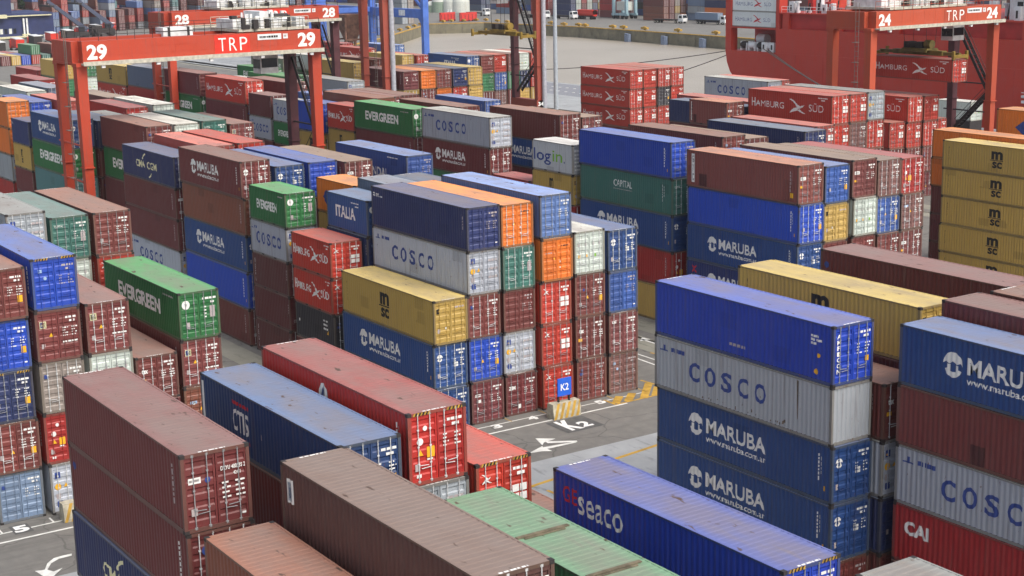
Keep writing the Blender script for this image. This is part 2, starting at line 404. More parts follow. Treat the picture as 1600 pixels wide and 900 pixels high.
# ------------------------------------------------------------------ liveries: side and door marks
def s_text(t, x, b, w, h, ink='w', bold=.02): 
    def f(F, L): k = L/L40; F.text(t, x*L, b, w*L, h, ink, bold)
    return f
def s_code(F, L, ink='w', seed=0, x=.93):
    r = random.Random(seed)
    for j, (dx, top, ln) in enumerate(((0, 2.15, 1.25), (.16, 2.05, .75))):
        z = top; F.hold = True
        while z > top-ln:
            l = r.uniform(.08, .2); F.rect(x*L+dx-.025, z-l, .05, l, ink, 'small_print'); z -= l+.06
        F.hold = False; F.n += 1
def side_hs(F, L):
    if L > 7:
        F.text('H', .045*L, 1.02, .045*L, .80, 'w', .0); F.text('AMBURG', .096*L, 1.03, .345*L, .58, 'w', .0)
        bird(F, .50*L, .72, .20*L, 'w', .53); F.text('SÜD', .735*L, 1.02, .17*L, .78, 'w', .0)
    else:
        F.text('H', .04*L, 1.10, .055*L, .70, 'w', .01); F.text('AMBURG', .105*L, 1.10, .35*L, .55, 'w', .01)
        bird(F, .47*L, .85, .24*L, 'w', .75); F.text('SÜD', .715*L, 1.02, .20*L, .70, 'w', .01)
    F.bars(.84*L, 2.26, .11*L, .09, 'w', 3); F.rect(.88*L, 2.06, .04*L, .09)
def side_hs_white(F, L):
    F.text('H', .08*L, .95, .04*L, .75, 'b', -.01); F.text('AMBURG', .13*L, .95, .33*L, .58, 'b', -.01)
    bird(F, .48*L, .75, .20*L, 'r', .53); F.text('SÜD', .72*L, .95, .15*L, .75, 'b', -.01)
def side_evg(F, L): F.text('EVERGREEN', .20*L, .98, .56*L, .86 if L > 7 else .72, 'w', .035); F.bars(.80*L, 2.2, .13*L, .09, 'f', 5)
def side_cosco(F, L):
    n = 'COSCO'; x0, st, w = (.215, .095, .062) if L > 7 else (.16, .145, .10)
    for i, ch in enumerate(n): F.text(ch, (x0+i*st)*L, .86, w*L, .92, 'b', .025)
    F.rect(.055*L, 1.93, .012*L, .28, 'b'); F.rect(.035*L, 1.92, .05*L, .06, 'b'); F.bars(.105*L, 1.96, .08*L, .2, 'b', 9)
def side_maruba(F, L):
    umbrella(F, .20*L, .92, 1.05); F.text('MARUBA', .305*L, 1.18, .345*L, .72, 'w', .026); F.text('www.maruba.com.ar', .305*L, .78, .345*L, .30, 'w', .015)
    s_code(F, L, 'w', 4); F.rect(.955*L, .55, .10, .22, 'y')
def side_msc(F, L):
    F.text('m', .432*L, 1.36, .098*L, .74, 'k', .045); F.text('sc', .445*L, .58, .080*L, .60, 'k', .03); F.rect(.425*L, 1.25, .112*L, .07, 'k'); F.vtext('MSCU', .055*L, 2.1, .10, 1.3, 'k', 0)
def side_cma(F, L):
    F.text('CMA', .27*L, 1.02, .175*L, .62, 'c', .018); F.text('CGM', .485*L, 1.02, .185*L, .62, 'c', .018); F.arc(.47*L, 1.30, .86, 1.0, 95, 150, 'c'); F.arc(.50*L, 1.25, .86, 1.0, 275, 325, 'c')
def side_italia(F, L):
    F.text('ITALIA', .22*L if L < 7 else .42*L, .95, .48*L if L < 7 else .30*L, .85, 'w', .03); F.bars(.60*L, 2.15, .2*L, .08, 'w', 2); F.rect(.7*L, 1.92, .08*L, .08)
def side_capital(F, L): F.text('CAPITAL', .38*L, 1.42, .20*L, .50, 'w', .0); F.bars(.38*L, 1.22, .2*L, .05, 'f', 4); s_code(F, L, 'w', 2, .90)
def side_plain(F, L): s_code(F, L, 'f', 8)
def side_plain_w(F, L): s_code(F, L, 'w', 6); F.rect(.955*L, .5, .12, .2, 'y')
def side_gvc(F, L): F.rect(.045*L, .35, .028*L, 2.0, 'w'); F.vtext('GVC', .0485*L, 2.30, .25, 1.9, 'k', .03); F.rect(.115*L, .12, .075*L, .90, 'p'); s_code(F, L, 'f', 5); F.rect(.93*L, .42, .30, .32, 'y')
def side_login(F, L): F.text('log', .04*L, .55, .42*L, 1.35, 'b', .01); F.text('in', .50*L, .95, .24*L, .95, 'g', .01); F.disc(.79*L, 1.0, .10, 'b')
def side_nyk(F, L): F.bars(.02*L, 2.14, .022*L, .09, 'w', 1); F.bars(.02*L, 2.0, .022*L, .09, 'w', 1); F.text('NYK', .048*L, 1.98, .042*L, .22, 'w', .03); F.bars(.092*L, 1.98, .03*L, .08, 'w', 3); s_code(F, L, 'f', 3, .94)
def side_geseaco(F, L): F.text('GE', .045*L, 1.55, .072*L, .58, 'r', .015); F.text('seaco', .125*L, 1.32, .215*L, .66, 'w', .010)
def side_cai(F, L): F.text('CAI', .055*L, 1.35, .115*L, .62, 'w', .045)
def side_hyundai(F, L): F.text('HYUNDAI', .36*L, .55, .36*L, .75, 'w', .03); F.bars(.74*L, 2.2, .14*L, .08, 'w', 2)
def side_ctis(F, L):
    F.rect(.012*L, .3, .010*L, 2.0, 'w'); F.bars(.25*L, 2.02, .13*L, .14, 'r', 7); F.text('CTIS', .25*L, .95, .12*L, .88, 'w', .02); F.bars(.25*L, .62, .13*L, .13, 'r', 8)
    F.rect(.46*L, 1.15, .012*L, .22, 'f')
def side_amf(F, L):
    for j, t in enumerate((.10, .14, .08)): F.bars(.885*L, 1.95-.16*j, t*.4*L, .10, 'w', j+1)
    F.disc(.925*L, 1.20, .10, 'y'); F.disc(.915*L, .48, .13, 'y'); F.bars(.45*L, .52, .09*L, .13, 'f', 5)
@held
def side_star(F, L):
    for dx in (0, .07): F.poly([((.17+dx)*L, 1.2), ((.24+dx)*L, 1.75), ((.30+dx)*L, 1.75), ((.25+dx)*L, 1.2), ((.30+dx)*L, .65), ((.24+dx)*L, .65)], 'b')
def side_letters(F, L): F.vtext('UESA', .055*L, 2.2, .16, 1.9, 'w', .02); s_code(F, L, 'f', 4)
def side_disc(F, L): F.disc(.035*L, 1.85, .17, 'b'); s_code(F, L, 'w', 7)
def side_redlogo(F, L): redlogo(F, .455*L, 1.86); s_code(F, L, 'w', 2)
@held
def redlogo(F, a, b): F.disc(a, b, .34, 'w', r2=.42); F.poly([(a-.22, b-.25), (a+.22, b-.25), (a, b+.31)], 'b'); F.poly([(a-.07, b-.15), (a+.14, b-.15), (a+.02, b+.13)], 'w')
def side_panel(F, L): F.rect(.036*L, 1.35, .033*L, .80, 'w'); F.rect(.041*L, 1.42, .022*L, .62, 'l'); F.rect(.044*L, 1.50, .008*L, .36, 'b')
def side_blackcorn(F, L): F.rect(.08*L, 1.2, .10, .2); F.bars(.72*L, 1.9, .1*L, .12, 'w', 2); F.bars(.72*L, 1.6, .1*L, .14, 'w', 3); F.bars(.72*L, 1.3, .1*L, .14, 'w', 4); F.poly([(.80*L, 1.0), (.80*L+.3, 1.0), (.80*L+.15, 1.3)], 'y')
def side_patch(F, L): s_code(F, L, 'f', 8); F.rect(.335*L, .14, .062*L, .85, 'p')
def side_cosf(F, L):
    side_cosco(F, L); F.poly([(.818*L, 2.45), (.830*L, 2.45), (.826*L, .75), (.822*L, .70)], 's')
    r = random.Random(4)
    for k in range(16):
        a, b = r.uniform(.2, .8)*L, .2+r.uniform(0, .5)**2; w = r.uniform(.04, .12); F.poly([(a, b), (a+w, b+.02), (a+w*.9, b+w*1.6), (a+w*.2, b+w*1.3)], 's')
def side_rx(F, L): F.rect(.03*L, 1.6, .035*L, .5, 'f'); s_code(F, L, 'f', 8)
def side_bluechips(F, L): F.text('X', .05*L, 1.75, .05*L, .5, 'r', .03); F.bars(.045*L, 1.45, .07*L, .14, 'w', 2); side_maruba(F, L)
def side_cmas(F, L): F.text('CMAS', .55*L, .6, .38*L, 1.1, 'w', .05)
def side_none(F, L): pass

def d_code(F, seed=0, ink='w'):
    r = random.Random(seed); F.bars(.42, 2.10, .62, .10, ink, seed+1); F.bars(.62, 1.92, .3, .10, ink, seed+2)
    for j in range(4): F.bars(.24, 1.62-.13*j, r.uniform(.12, .3), .055, ink, seed+3+j); F.bars(.72, 1.62-.13*j, r.uniform(.15, .32), .055, ink, seed+9+j)
def tri(F, a, b, s=.2): F.poly([(a-s/2, b), (a+s/2, b), (a, b+s*.9)], 'y')
def door_std(F, v=0):
    r = random.Random(100+v); d_code(F, v, 'w' if v % 4 else 'f')
    if r.random() < .6: F.rect(.86, .34, .14, .07)
    if r.random() < .45: tri(F, r.uniform(-.5, -.2), r.uniform(.9, 1.3), .22)
    if r.random() < .5: F.rect(r.uniform(-1, -.8), r.uniform(.6, .9), .20, .24, 'f')
    if r.random() < .22: F.rect(.74, .86, .26, .34, 'y')
    if r.random() < .35: F.rect(r.uniform(-1, -.8), r.uniform(1.6, 1.95), r.uniform(.2, .42), r.uniform(.14, .3), r.choice('wlbr'))
    if r.random() < .3: F.disc(r.uniform(-.9, -.3), r.uniform(1.4, 2), .09, r.choice('wbl'))
def door_none(F, v=0): F.rect(.3, 1.9, .05, .02, 'f')
def front_mesh():
    if 'front' in _geo: return _geo['front']
    mb = MB(); n = 8; w = CW/2-.115; p = 2*w/n
    for j in range(n):
        y = -w+j*p
        for (ya, xa), (yb, xb) in (((0, -.03), (.3, -.03)), ((.3, -.03), (.5, -.075)), ((.5, -.075), (.8, -.075)), ((.8, -.075), (1, -.03))):
            mb.face([(xa, y+ya*p, .14), (xb, y+yb*p, .14), (xb, y+yb*p, CH-.11), (xa, y+ya*p, CH-.11)], 0)
    _geo['front'] = mb.mesh('front_panel'); _geo['front'].materials.append(DARK); return _geo['front']
def door_hs(F, v=0): bird(F, -.98, 1.84, .46, 'w', .8); squares(F, .38, 1.0, .62); F.bars(.42, 2.12, .62, .10, 'w', 4); F.rect(.6, 1.92, .34, .12); F.disc(-.3, 1.42, .06)
def door_cosco(F, v=0):
    F.rect(-.95, 1.86, .30, .32, 'b'); F.rect(-.90, 1.92, .14, .10, 'y'); F.disc(-.82, 1.42, .17, 'y'); tri(F, -.38, 1.36, .24); F.rect(-.95, .78, .24, .28, 'f'); F.rect(-.92, .36, .30, .30, 'b')
    for j in range(3): F.bars(.3, 1.9-.5*j, .7, .12, 'f', j); F.rect(.85, .95, .1, .12)
def door_maruba(F, v=0): umbrella(F, -.98, 1.62, .42); d_code(F, 3); squares(F, .25, 1.2, .28); F.rect(-.95, .66, .18, .26, 'f')
def door_evg(F, v=0):
    F.disc(-.78, 1.92, .24, 'w', 20); F.disc(-.78, 1.92, .07, 'k', 10); F.bars(.22, 2.10, .82, .11, 'w', 1); F.rect(.70, 1.88, .22, .11)
    for j in range(4): F.rect(.28, 1.66-.18*j, .15, .07)
    F.rect(.64, 1.1, .30, .62, 'f'); F.rect(-.82, .62, .22, .34, 'f')
def door_msc(F, v=0): F.rect(-1.0, 1.84, .22, .28, 'k'); F.rect(-.96, 1.92, .05, .12, 'y'); F.rect(-.86, 1.92, .05, .12, 'y'); F.bars(.3, 2.05, .7, .09, 'f', 2); F.rect(-.4, .9, .1, .12); F.rect(-.95, .7, .2, .25, 'f')
def door_amf(F, v=0): F.vtext('AMFICON', -.97, 2.25, .22, 1.75, 'w', .03); d_code(F, 8); F.rect(-.88, .62, .22, .26, 'b'); F.rect(.75, .85, .22, .24, 'y')
def door_tex(F, v=0): F.text('tex', -.90, 1.62, .36, .26, 'w', .04); d_code(F, 5); F.rect(-.98, 1.12, .30, .18, 'y')
def door_cai(F, v=0): F.text('cai', -.95, 1.95, .35, .20, 'w', .03); d_code(F, 6); F.rect(-.9, .66, .2, .26, 'f')
def door_zim(F, v=0): F.text('ZIM', -.98, 1.62, .52, .24, 'w', .05); d_code(F, 7); F.rect(-.25, .40, .2, .26)
def door_rx(F, v=0): F.rect(-.98, 1.60, .50, .22); F.text('RX', -.92, 1.63, .38, .16, 'k', .03); d_code(F, 9); F.rect(-1.0, 1.1, .26, .14, 'y')
def door_fl(F, v=0): F.rect(-.98, 1.74, .36, .34, 'c'); F.rect(-.95, 1.77, .30, .28, 'b'); F.bars(-.9, 1.86, .2, .08, 'c', 1); d_code(F, 2); tri(F, -.40, 1.28, .22); F.rect(-.95, .72, .2, .24, 'f'); F.bars(.2, .9, .8, .08, 'w', 6)
def door_red(F, v=0):
    d_code(F, 3); F.disc(-.5, 2.0, .09); F.disc(-.72, 1.55, .13); tri(F, -.72, 1.05, .24); F.rect(-.45, .95, .32, .38, 'y'); F.rect(-.45, .86, .24, .06); F.rect(-.95, .52, .2, .26, 'f'); F.rect(-.9, .28, .2, .12)
def door_dryu(F, v=0):
    F.rect(-.98, 1.60, .44, .20, 'w'); F.bars(-.95, 1.66, .36, .08, 'f', 1); F.disc(-.30, 1.66, .10, 'b'); F.rect(-.93, .55, .22, .24, 'f'); F.text('DRYU 400235 2', .18, 1.86, .88, .14, 'w', .02); F.text('42G1', .62, 1.66, .26, .12, 'w', .02)
    for j in range(4): F.bars(.2, 1.42-.16*j, .3, .06, 'w', j); F.bars(.68, 1.42-.16*j, .34, .06, 'w', j+7)
    F.rect(.86, .30, .14, .07)
def door_ecz(F, v=0): F.text('ECZ', -.92, 1.66, .42, .17, 'w', .04); d_code(F, 4); F.rect(-.7, 1.3, .2, .18); F.disc(-.75, .95, .07)
def door_blank(F, v=0):
    for a in (-.9, -.35, .25, .75): F.rect(a, 1.7, .12, .16, 'f')
    F.rect(-.9, 1.0, .16, .2, 'y'); F.rect(-.3, 1.02, .14, .16, 'y'); F.rect(.4, 1.0, .14, .18, 'g')
def door_capital(F, v=0): F.text('CAPITAL', -.95, 1.98, .56, .13, 'w', .0); d_code(F, 3); F.rect(.66, 1.05, .30, .55, 'f')
def door_orange(F, v=0): F.bars(.3, 2.05, .6, .08, 'k', 1); F.rect(-.3, 1.3, .12, .12, 'y'); F.rect(.2, 1.1, .07, .09); F.rect(.2, .75, .07, .09); F.bars(-.9, 1.7, .5, .06, 'f', 3)
def door_disc(F, v=0): F.disc(-.55, 1.95, .17, 'b'); tri(F, -.55, .95, .26); d_code(F, 3)
def door_stripe(F, v=0):
    for j in range(6): F.rect(-1.0, .4+.32*j, .95, .14, 'w')
    F.bars(.2, 1.9, .7, .1, 'b', 3)

# name: rgb, roof rgb or None, side fn, door fn, description
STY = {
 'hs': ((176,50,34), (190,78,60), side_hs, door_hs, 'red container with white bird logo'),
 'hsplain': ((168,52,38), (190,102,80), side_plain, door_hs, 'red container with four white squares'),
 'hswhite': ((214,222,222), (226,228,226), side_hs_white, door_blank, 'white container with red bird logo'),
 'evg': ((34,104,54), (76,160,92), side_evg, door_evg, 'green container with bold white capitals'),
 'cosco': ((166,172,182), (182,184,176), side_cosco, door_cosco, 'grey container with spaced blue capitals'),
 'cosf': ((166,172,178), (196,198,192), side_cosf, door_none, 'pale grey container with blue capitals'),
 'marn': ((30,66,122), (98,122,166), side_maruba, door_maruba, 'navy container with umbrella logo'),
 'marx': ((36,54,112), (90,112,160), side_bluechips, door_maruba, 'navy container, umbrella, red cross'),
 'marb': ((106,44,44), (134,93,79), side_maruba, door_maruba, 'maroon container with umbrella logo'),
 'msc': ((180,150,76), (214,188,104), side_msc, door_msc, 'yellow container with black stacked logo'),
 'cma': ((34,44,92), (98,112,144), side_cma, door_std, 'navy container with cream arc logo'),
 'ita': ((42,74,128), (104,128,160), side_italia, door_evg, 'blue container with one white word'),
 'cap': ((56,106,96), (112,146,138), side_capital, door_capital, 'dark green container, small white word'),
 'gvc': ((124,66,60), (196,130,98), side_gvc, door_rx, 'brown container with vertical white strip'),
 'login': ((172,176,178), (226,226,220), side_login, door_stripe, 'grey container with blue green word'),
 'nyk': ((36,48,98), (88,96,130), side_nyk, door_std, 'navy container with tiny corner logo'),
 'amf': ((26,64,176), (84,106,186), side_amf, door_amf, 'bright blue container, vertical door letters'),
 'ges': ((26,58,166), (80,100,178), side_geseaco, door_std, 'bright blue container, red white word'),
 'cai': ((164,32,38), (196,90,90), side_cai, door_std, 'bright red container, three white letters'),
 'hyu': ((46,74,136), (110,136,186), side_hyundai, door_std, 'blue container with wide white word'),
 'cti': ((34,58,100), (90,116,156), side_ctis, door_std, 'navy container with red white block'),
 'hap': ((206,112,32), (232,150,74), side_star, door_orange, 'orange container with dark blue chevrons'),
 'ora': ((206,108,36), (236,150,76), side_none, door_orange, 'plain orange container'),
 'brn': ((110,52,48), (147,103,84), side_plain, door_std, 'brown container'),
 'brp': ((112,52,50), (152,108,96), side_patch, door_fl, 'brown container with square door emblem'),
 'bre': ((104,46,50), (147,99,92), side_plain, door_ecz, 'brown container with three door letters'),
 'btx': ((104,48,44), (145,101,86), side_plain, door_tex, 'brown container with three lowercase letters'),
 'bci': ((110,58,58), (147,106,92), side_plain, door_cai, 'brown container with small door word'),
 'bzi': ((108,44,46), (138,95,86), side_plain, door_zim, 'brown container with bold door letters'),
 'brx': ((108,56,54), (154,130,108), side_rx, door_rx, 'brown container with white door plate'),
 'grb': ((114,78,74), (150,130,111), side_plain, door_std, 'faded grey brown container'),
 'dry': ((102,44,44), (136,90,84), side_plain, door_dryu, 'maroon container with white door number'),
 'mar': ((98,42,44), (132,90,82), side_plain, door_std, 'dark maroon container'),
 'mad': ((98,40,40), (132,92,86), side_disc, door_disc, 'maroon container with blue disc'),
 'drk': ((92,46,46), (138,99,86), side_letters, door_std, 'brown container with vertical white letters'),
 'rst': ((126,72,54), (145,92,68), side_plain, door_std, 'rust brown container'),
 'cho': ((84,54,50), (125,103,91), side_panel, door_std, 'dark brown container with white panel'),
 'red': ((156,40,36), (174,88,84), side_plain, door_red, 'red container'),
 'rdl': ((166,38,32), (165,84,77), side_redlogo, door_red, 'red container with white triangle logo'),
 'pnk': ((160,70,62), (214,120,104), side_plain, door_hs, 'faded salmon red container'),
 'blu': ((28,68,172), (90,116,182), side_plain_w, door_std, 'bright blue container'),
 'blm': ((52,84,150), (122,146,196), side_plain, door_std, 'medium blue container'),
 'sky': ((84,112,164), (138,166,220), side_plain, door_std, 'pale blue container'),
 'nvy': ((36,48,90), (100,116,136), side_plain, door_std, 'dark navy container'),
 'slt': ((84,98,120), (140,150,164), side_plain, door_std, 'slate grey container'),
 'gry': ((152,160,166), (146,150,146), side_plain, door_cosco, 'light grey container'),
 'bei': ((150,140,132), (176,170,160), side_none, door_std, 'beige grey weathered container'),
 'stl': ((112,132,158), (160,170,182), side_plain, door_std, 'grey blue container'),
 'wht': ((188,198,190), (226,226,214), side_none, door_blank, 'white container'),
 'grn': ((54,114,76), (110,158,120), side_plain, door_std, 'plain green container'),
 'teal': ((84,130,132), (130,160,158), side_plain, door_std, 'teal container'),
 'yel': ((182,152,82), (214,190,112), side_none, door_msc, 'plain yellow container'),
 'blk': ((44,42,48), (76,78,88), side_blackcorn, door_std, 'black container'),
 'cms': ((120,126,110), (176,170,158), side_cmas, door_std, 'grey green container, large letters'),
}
OLD = ('cosco', 'cosf', 'gry', 'bei', 'wht', 'login', 'grb', 'rst')
_marks = {}
def prof_y(x, L):
    """depth of the corrugated side below the outer plane at x"""
    h = L/2; x0, x1 = -h+.15, h-.13; n = round((x1-x0)/.278); p = (x1-x0)/n; t = ((x-x0)/p) % 1.0
    if x < x0 or x > x1: return .002
    if t < .26: return .010
    if t < .5: return .010+.036*(t-.26)/.24
    if t < .76: return .046
    return .046-.036*(t-.76)/.24
def conform(me, L):
    bm = bmesh.new(); bm.from_mesh(me); h = L/2; x0, x1 = -h+.15, h-.13; n = round((x1-x0)/.278); p = (x1-x0)/n
    lo = min(v.co.x for v in bm.verts); hi = max(v.co.x for v in bm.verts)
    for k in range(n):
        for f in (0, .26, .5, .76):
            x = x0+(k+f)*p
            if lo < x < hi: bmesh.ops.bisect_plane(bm, geom=bm.verts[:]+bm.edges[:]+bm.faces[:], plane_co=(x,0,0), plane_no=(1,0,0))
    for v in bm.verts: v.co.y = -(CW/2-prof_y(v.co.x, L))-.005
    bm.to_mesh(me); bm.free(); return me
def side_marks(sty, L, split):
    k = ('s', STY[sty][2].__name__, L, split)
    if k not in _marks:
        F = Flat(); STY[sty][2](F, L); _marks[k] = [(nm, conform(me, L)) for nm, me in F.layers(lambda a, b: (a-L/2, -CW/2-.003, b), split)]
    return _marks[k]
def door_marks(sty, L, v, split):
    k = ('d', STY[sty][3].__name__, L, v, split)
    if k not in _marks:
        F = Flat(); STY[sty][3](F, v); _marks[k] = F.layers(lambda a, b: (L/2-.036, a, b), split)
    return _marks[k]

def slot(o, mats):
    for i, m in enumerate(mats):
        o.material_slots[i].link = 'OBJECT'; o.material_slots[i].material = m
def part(name, me, parent, mats=None, loc=(0,0,0)):
    o = bpy.data.objects.new(name, me); COL.objects.link(o); o.parent = parent; o.location = loc
    if mats: slot(o, mats)
    return o
import zlib
def roof_print():
    if 'rp' not in _marks:
        F = Flat(); F.bars(-.55, .04, .95, .09, 'w', 3); _marks['rp'] = F.mesh('roof_small_print', lambda a, b: (b, a, CH-.0025))
    return _marks['rp']
BOXES = []; ROOTS = []; ROOTD = {}; ALL = []; FAR = []
INDIV = {3869112,8238205,13559716,16260470,35997519,44338249,129901339,138588784,144787298,147583397,152286570,169895304,199943060,206938784,232658318,251721217,255777801,260075500,260860707,281829035,287831051,301827356,333718275,333843048,353677067,399236982,403221370,442405312,455921916,464815219,474281214,477103623,479273799,490737732,506838737,543751353,551167084,557335372,582333376,584099109,587617383,597090044,615280219,623353719,624641862,628779888,653138987,673542363,687097208,715931063,721093886,724815056,729537744,756509369,758970060,766220541,776276782,780982769,809544130,828796622,832006804,834959848,865464184,867871721,886993464,898704307,910126869,923263785,965963575,982383145,983660495,1009069008,1022415288,1031944890,1033846946,1034095741,1041290393,1079501501,1083989086,1098902638,1109252727,1150035075,1166369997,1189569683,1232823141,1233584269,1241970400,1246868434,1264326658,1270259601,1278454251,1290368517,1293521562,1302412950,1305821261,1308844077,1310558645,1326533779,1332904410,1376552560,1377773908,1406178338,1412622440,1430855440,1453394500,1469041096,1554678194,1559174711,1560575550,1560875244,1588114712,1609596614,1622300422,1623454938,1626894510,1661231935,1662249397,1665222537,1681944446,1698015812,1703311616,1707177670,1710369502,1712295052,1721179581,1763404639,1769585394,1781060610,1783303485,1838407480,1841144288,1847697551,1852536321,1860735068,1877487713,1878732032,1907897025,1911789088,1916426427,1923714008,1927281310,1934929786,1949154541,1956026311,1956556352,1991052219,1999396027,2013736089,2056662400,2058954721,2060366988,2110608344,2122791513,2123798075,2152110862,2197293474,2201541897,2202980714,2222630243,2236134845,2241881818,2242697843,2259194918,2279050932,2302898662,2310027788,2310168319,2321238783,2322360443,2354557402,2356848315,2399892786,2406832386,2408189270,2425195924,2426359165,2455715833,2462461451,2474298087,2490181746,2507078751,2532753173,2537037227,2578678459,2588443122,2609985605,2619517156,2692209309,2721114180,2746585500,2762288634,2765227135,2792985237,2853293947,2871329648,2883846423,2897235809,2910070504,2912190324,2929929715,2939773940,2987546863,2993634236,3013861310,3018470809,3020924734,3021756599,3049193335,3054867601,3061734770,3062994910,3088988190,3109390626,3128977503,3131602938,3136853052,3144275613,3163789138,3190157952,3223269707,3245401280,3250951243,3252178713,3258747639,3310635078,3328093580,3343576285,3348405219,3383188680,3395066862,3420787915,3421002061,3422314470,3428077198,3439417838,3442018023,3453905134,3486337547,3490167066,3522721615,3530526851,3558481554,3564036062,3577078614,3579652029,3580417866,3587214445,3588488626,3589670194,3595397039,3597889361,3598037538,3617767729,3617772857,3627626303,3632517234,3679228279,3687839118,3694711340,3701901498,3703843261,3729810249,3731208743,3742263392,3743210735,3747537091,3758053414,3762418806,3790021172,3802445436,3839770308,3842234478,3855851959,3866362121,3914041874,3938559761,3939265286,3980931995,3992646968,4034198300,4035683504,4040803452,4045638139,4057454372,4091133121,4096448388,4133695233,4149980682,4163662552,4172504001,4183533142,4205246700,4242444416,4249598928,4252815075,4256338991,4263566892,4264025829}
def merge_far():
    """every box too small or too hidden to tell apart, as one mass"""
    bx = box_mesh(); vs = [v.co.copy() for v in bx.vertices]; fs = [(tuple(p.vertices), p.material_index) for p in bx.polygons]
    mb = MB(); mats, ix = [], {}
    def mi(m):
        if m.name not in ix: ix[m.name] = len(mats); mats.append(m)
        return ix[m.name]
    for x, y, z, h, sty, L in FAR:
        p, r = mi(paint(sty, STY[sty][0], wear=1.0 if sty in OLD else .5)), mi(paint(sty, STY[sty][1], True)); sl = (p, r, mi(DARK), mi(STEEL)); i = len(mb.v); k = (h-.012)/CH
        mb.v += [(c.x*L+x-L/2, c.y+y+CW/2, c.z*k+z) for c in vs]; mb.f += [tuple(i+j for j in f) for f, _ in fs]; mb.m += [sl[m] for _, m in fs]
    if FAR: tag(mb.build('stacked_containers', mats), kind='stuff')
def container(x, y, z, h, sty, L, label, group, lod, hazard=False):
    """x,y: near door corner; z: base; h: height"""
    ALL.append(label); BOXES.append((x-L, x, y, y+CW, z, z+h, label)); v = RNG.randrange(14)
    if INDIV is not None and zlib.crc32(label.encode()) not in INDIV:
        FAR.append((x, y, z, h, sty, L)); return None
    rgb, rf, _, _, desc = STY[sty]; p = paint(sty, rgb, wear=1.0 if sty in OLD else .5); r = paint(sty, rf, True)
    root = empty('shipping_container', (x-L/2+RNG.uniform(-.07, .07), y+CW/2+RNG.uniform(-.045, .045), z), R_(RNG.gauss(0, .16))); root.scale = (1, 1, (h-.012)/CH)
    tag(root, label, 'shipping container', group)
    if lod == 2:
        o = part('body', box_mesh(), root, [p, r, DARK, STEEL]); o.scale = (L, 1, 1)
    else:
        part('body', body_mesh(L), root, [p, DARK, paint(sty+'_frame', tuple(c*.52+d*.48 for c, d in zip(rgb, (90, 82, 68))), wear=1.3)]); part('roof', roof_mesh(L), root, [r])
        rm = p if RNG.random() < .3 and sty not in ('dry', 'rdl', 'hs', 'cti', 'amf', 'mad') else (STEEL if RNG.random() < .6 else STEEL2)
        if sty == 'cosf': part('front_panel', front_mesh(), root, [p], (L/2, 0, 0))
        for s in (() if sty == 'cosf' else (-1, 1)):
            d = part('door', door_mesh(s, lod == 1), root, [p, rm], (L/2, 0, 0))
            if lod == 0:
                for ry in ROD_Y: part('lock_rod', rod_mesh(s, ry), d, [rm])
        if lod == 0 and v % 3: part('roof_small_print', roof_print(), root, None, (L/2-.17, 0, 0)); part('roof_small_print', roof_print(), root, None, (-L/2+.02, 0, 0))
        if hazard: part('hazard_stripe', hazard_mesh(), root, None, (L/2-.002, 0, 0))
        for nm, me in door_marks(sty, L, v, lod == 0): part('door_'+nm, me, root)
    for nm, me in side_marks(sty, L, lod == 0): part(nm, me, root)
    ROOTS.append(root.name); ROOTD[label] = root
    return root
ORD = ['topmost', 'second down', 'third down', 'fourth down', 'fifth down', 'sixth down']
ROWY = {0: -29.6, 1: 0., 2: 29.5, 3: 59., 4: 88.5}
ROWG = {0: 'containers in the front block', 1: 'containers in the block behind the blue sign', 2: 'containers in the third block', 3: 'containers in the fourth block', 4: 'containers in the quayside block'}
def stack(row, k, anchor, styles, phrase, n=None, L=L40, kind='N', lod=None, hz=()):
    """anchor: pixel (u,v) of a top corner (N near door corner, L near left corner, F far door corner) or ('x', x_door, z_top); styles from top down"""
    y = ROWY[row]+2.75*k
    if anchor[0] == 'x': x, zt = anchor[1], anchor[2]
    else:
        P = at_y(anchor[0], anchor[1], y + (CW if kind == 'F' else 0)); x = P.x + (L if kind == 'L' else 0); zt = P.z
    sl = styles.split(); n = n or len(sl); h = zt/n
    if lod is None: lod = 0 if (Vector((x, y, 5))-CAM_LOC).length < 118 else 1
    for i in range(n):
        vis = i < len(sl); s = sl[i] if vis else ('brn', 'blm', 'mar', 'gry', 'rst', 'brp')[(i+k+row) % 6]
        o = ORD[i] if i < n-1 or n == 1 else 'bottom'
        lab = '%s, %s in %s' % (STY[s][4], o, phrase) if n > 1 else '%s in %s' % (STY[s][4], phrase)
        container(x, y, zt-h*(i+1), h, s, L, lab, ROWG[row], lod if vis else 1, hazard=(i in hz))
# ------------------------------------------------------------------ the yard, stack by stack (styles from the top down)
S = stack
# front block, left of the aisle
S(0,1,(36.5,416),'brn blu nvy brn stl','leftmost stack facing the aisle',kind='F',hz=(2,))
S(0,2,(46,406),'blu brp bei red cosco','second stack from left edge',hz=(0,))
S(0,3,(133,476),'brp wht brn mar','low stack right of bright blue one')
S(0,4,(212,560),'btx bre brn','three high stack left of disc')
S(0,5,(277.5,459),'evg brp rst brn','stack under white disc door')
S(0,3,(7.5,336),'gry gry stl brn mar','white roofed stack at left edge')
S(0,4,(77.5,341),'cap wht brn blm brn','stack behind bright blue roof')
S(0,5,(145,333),'brn hsplain brn grn blm','stack left of tall navy topped wall')
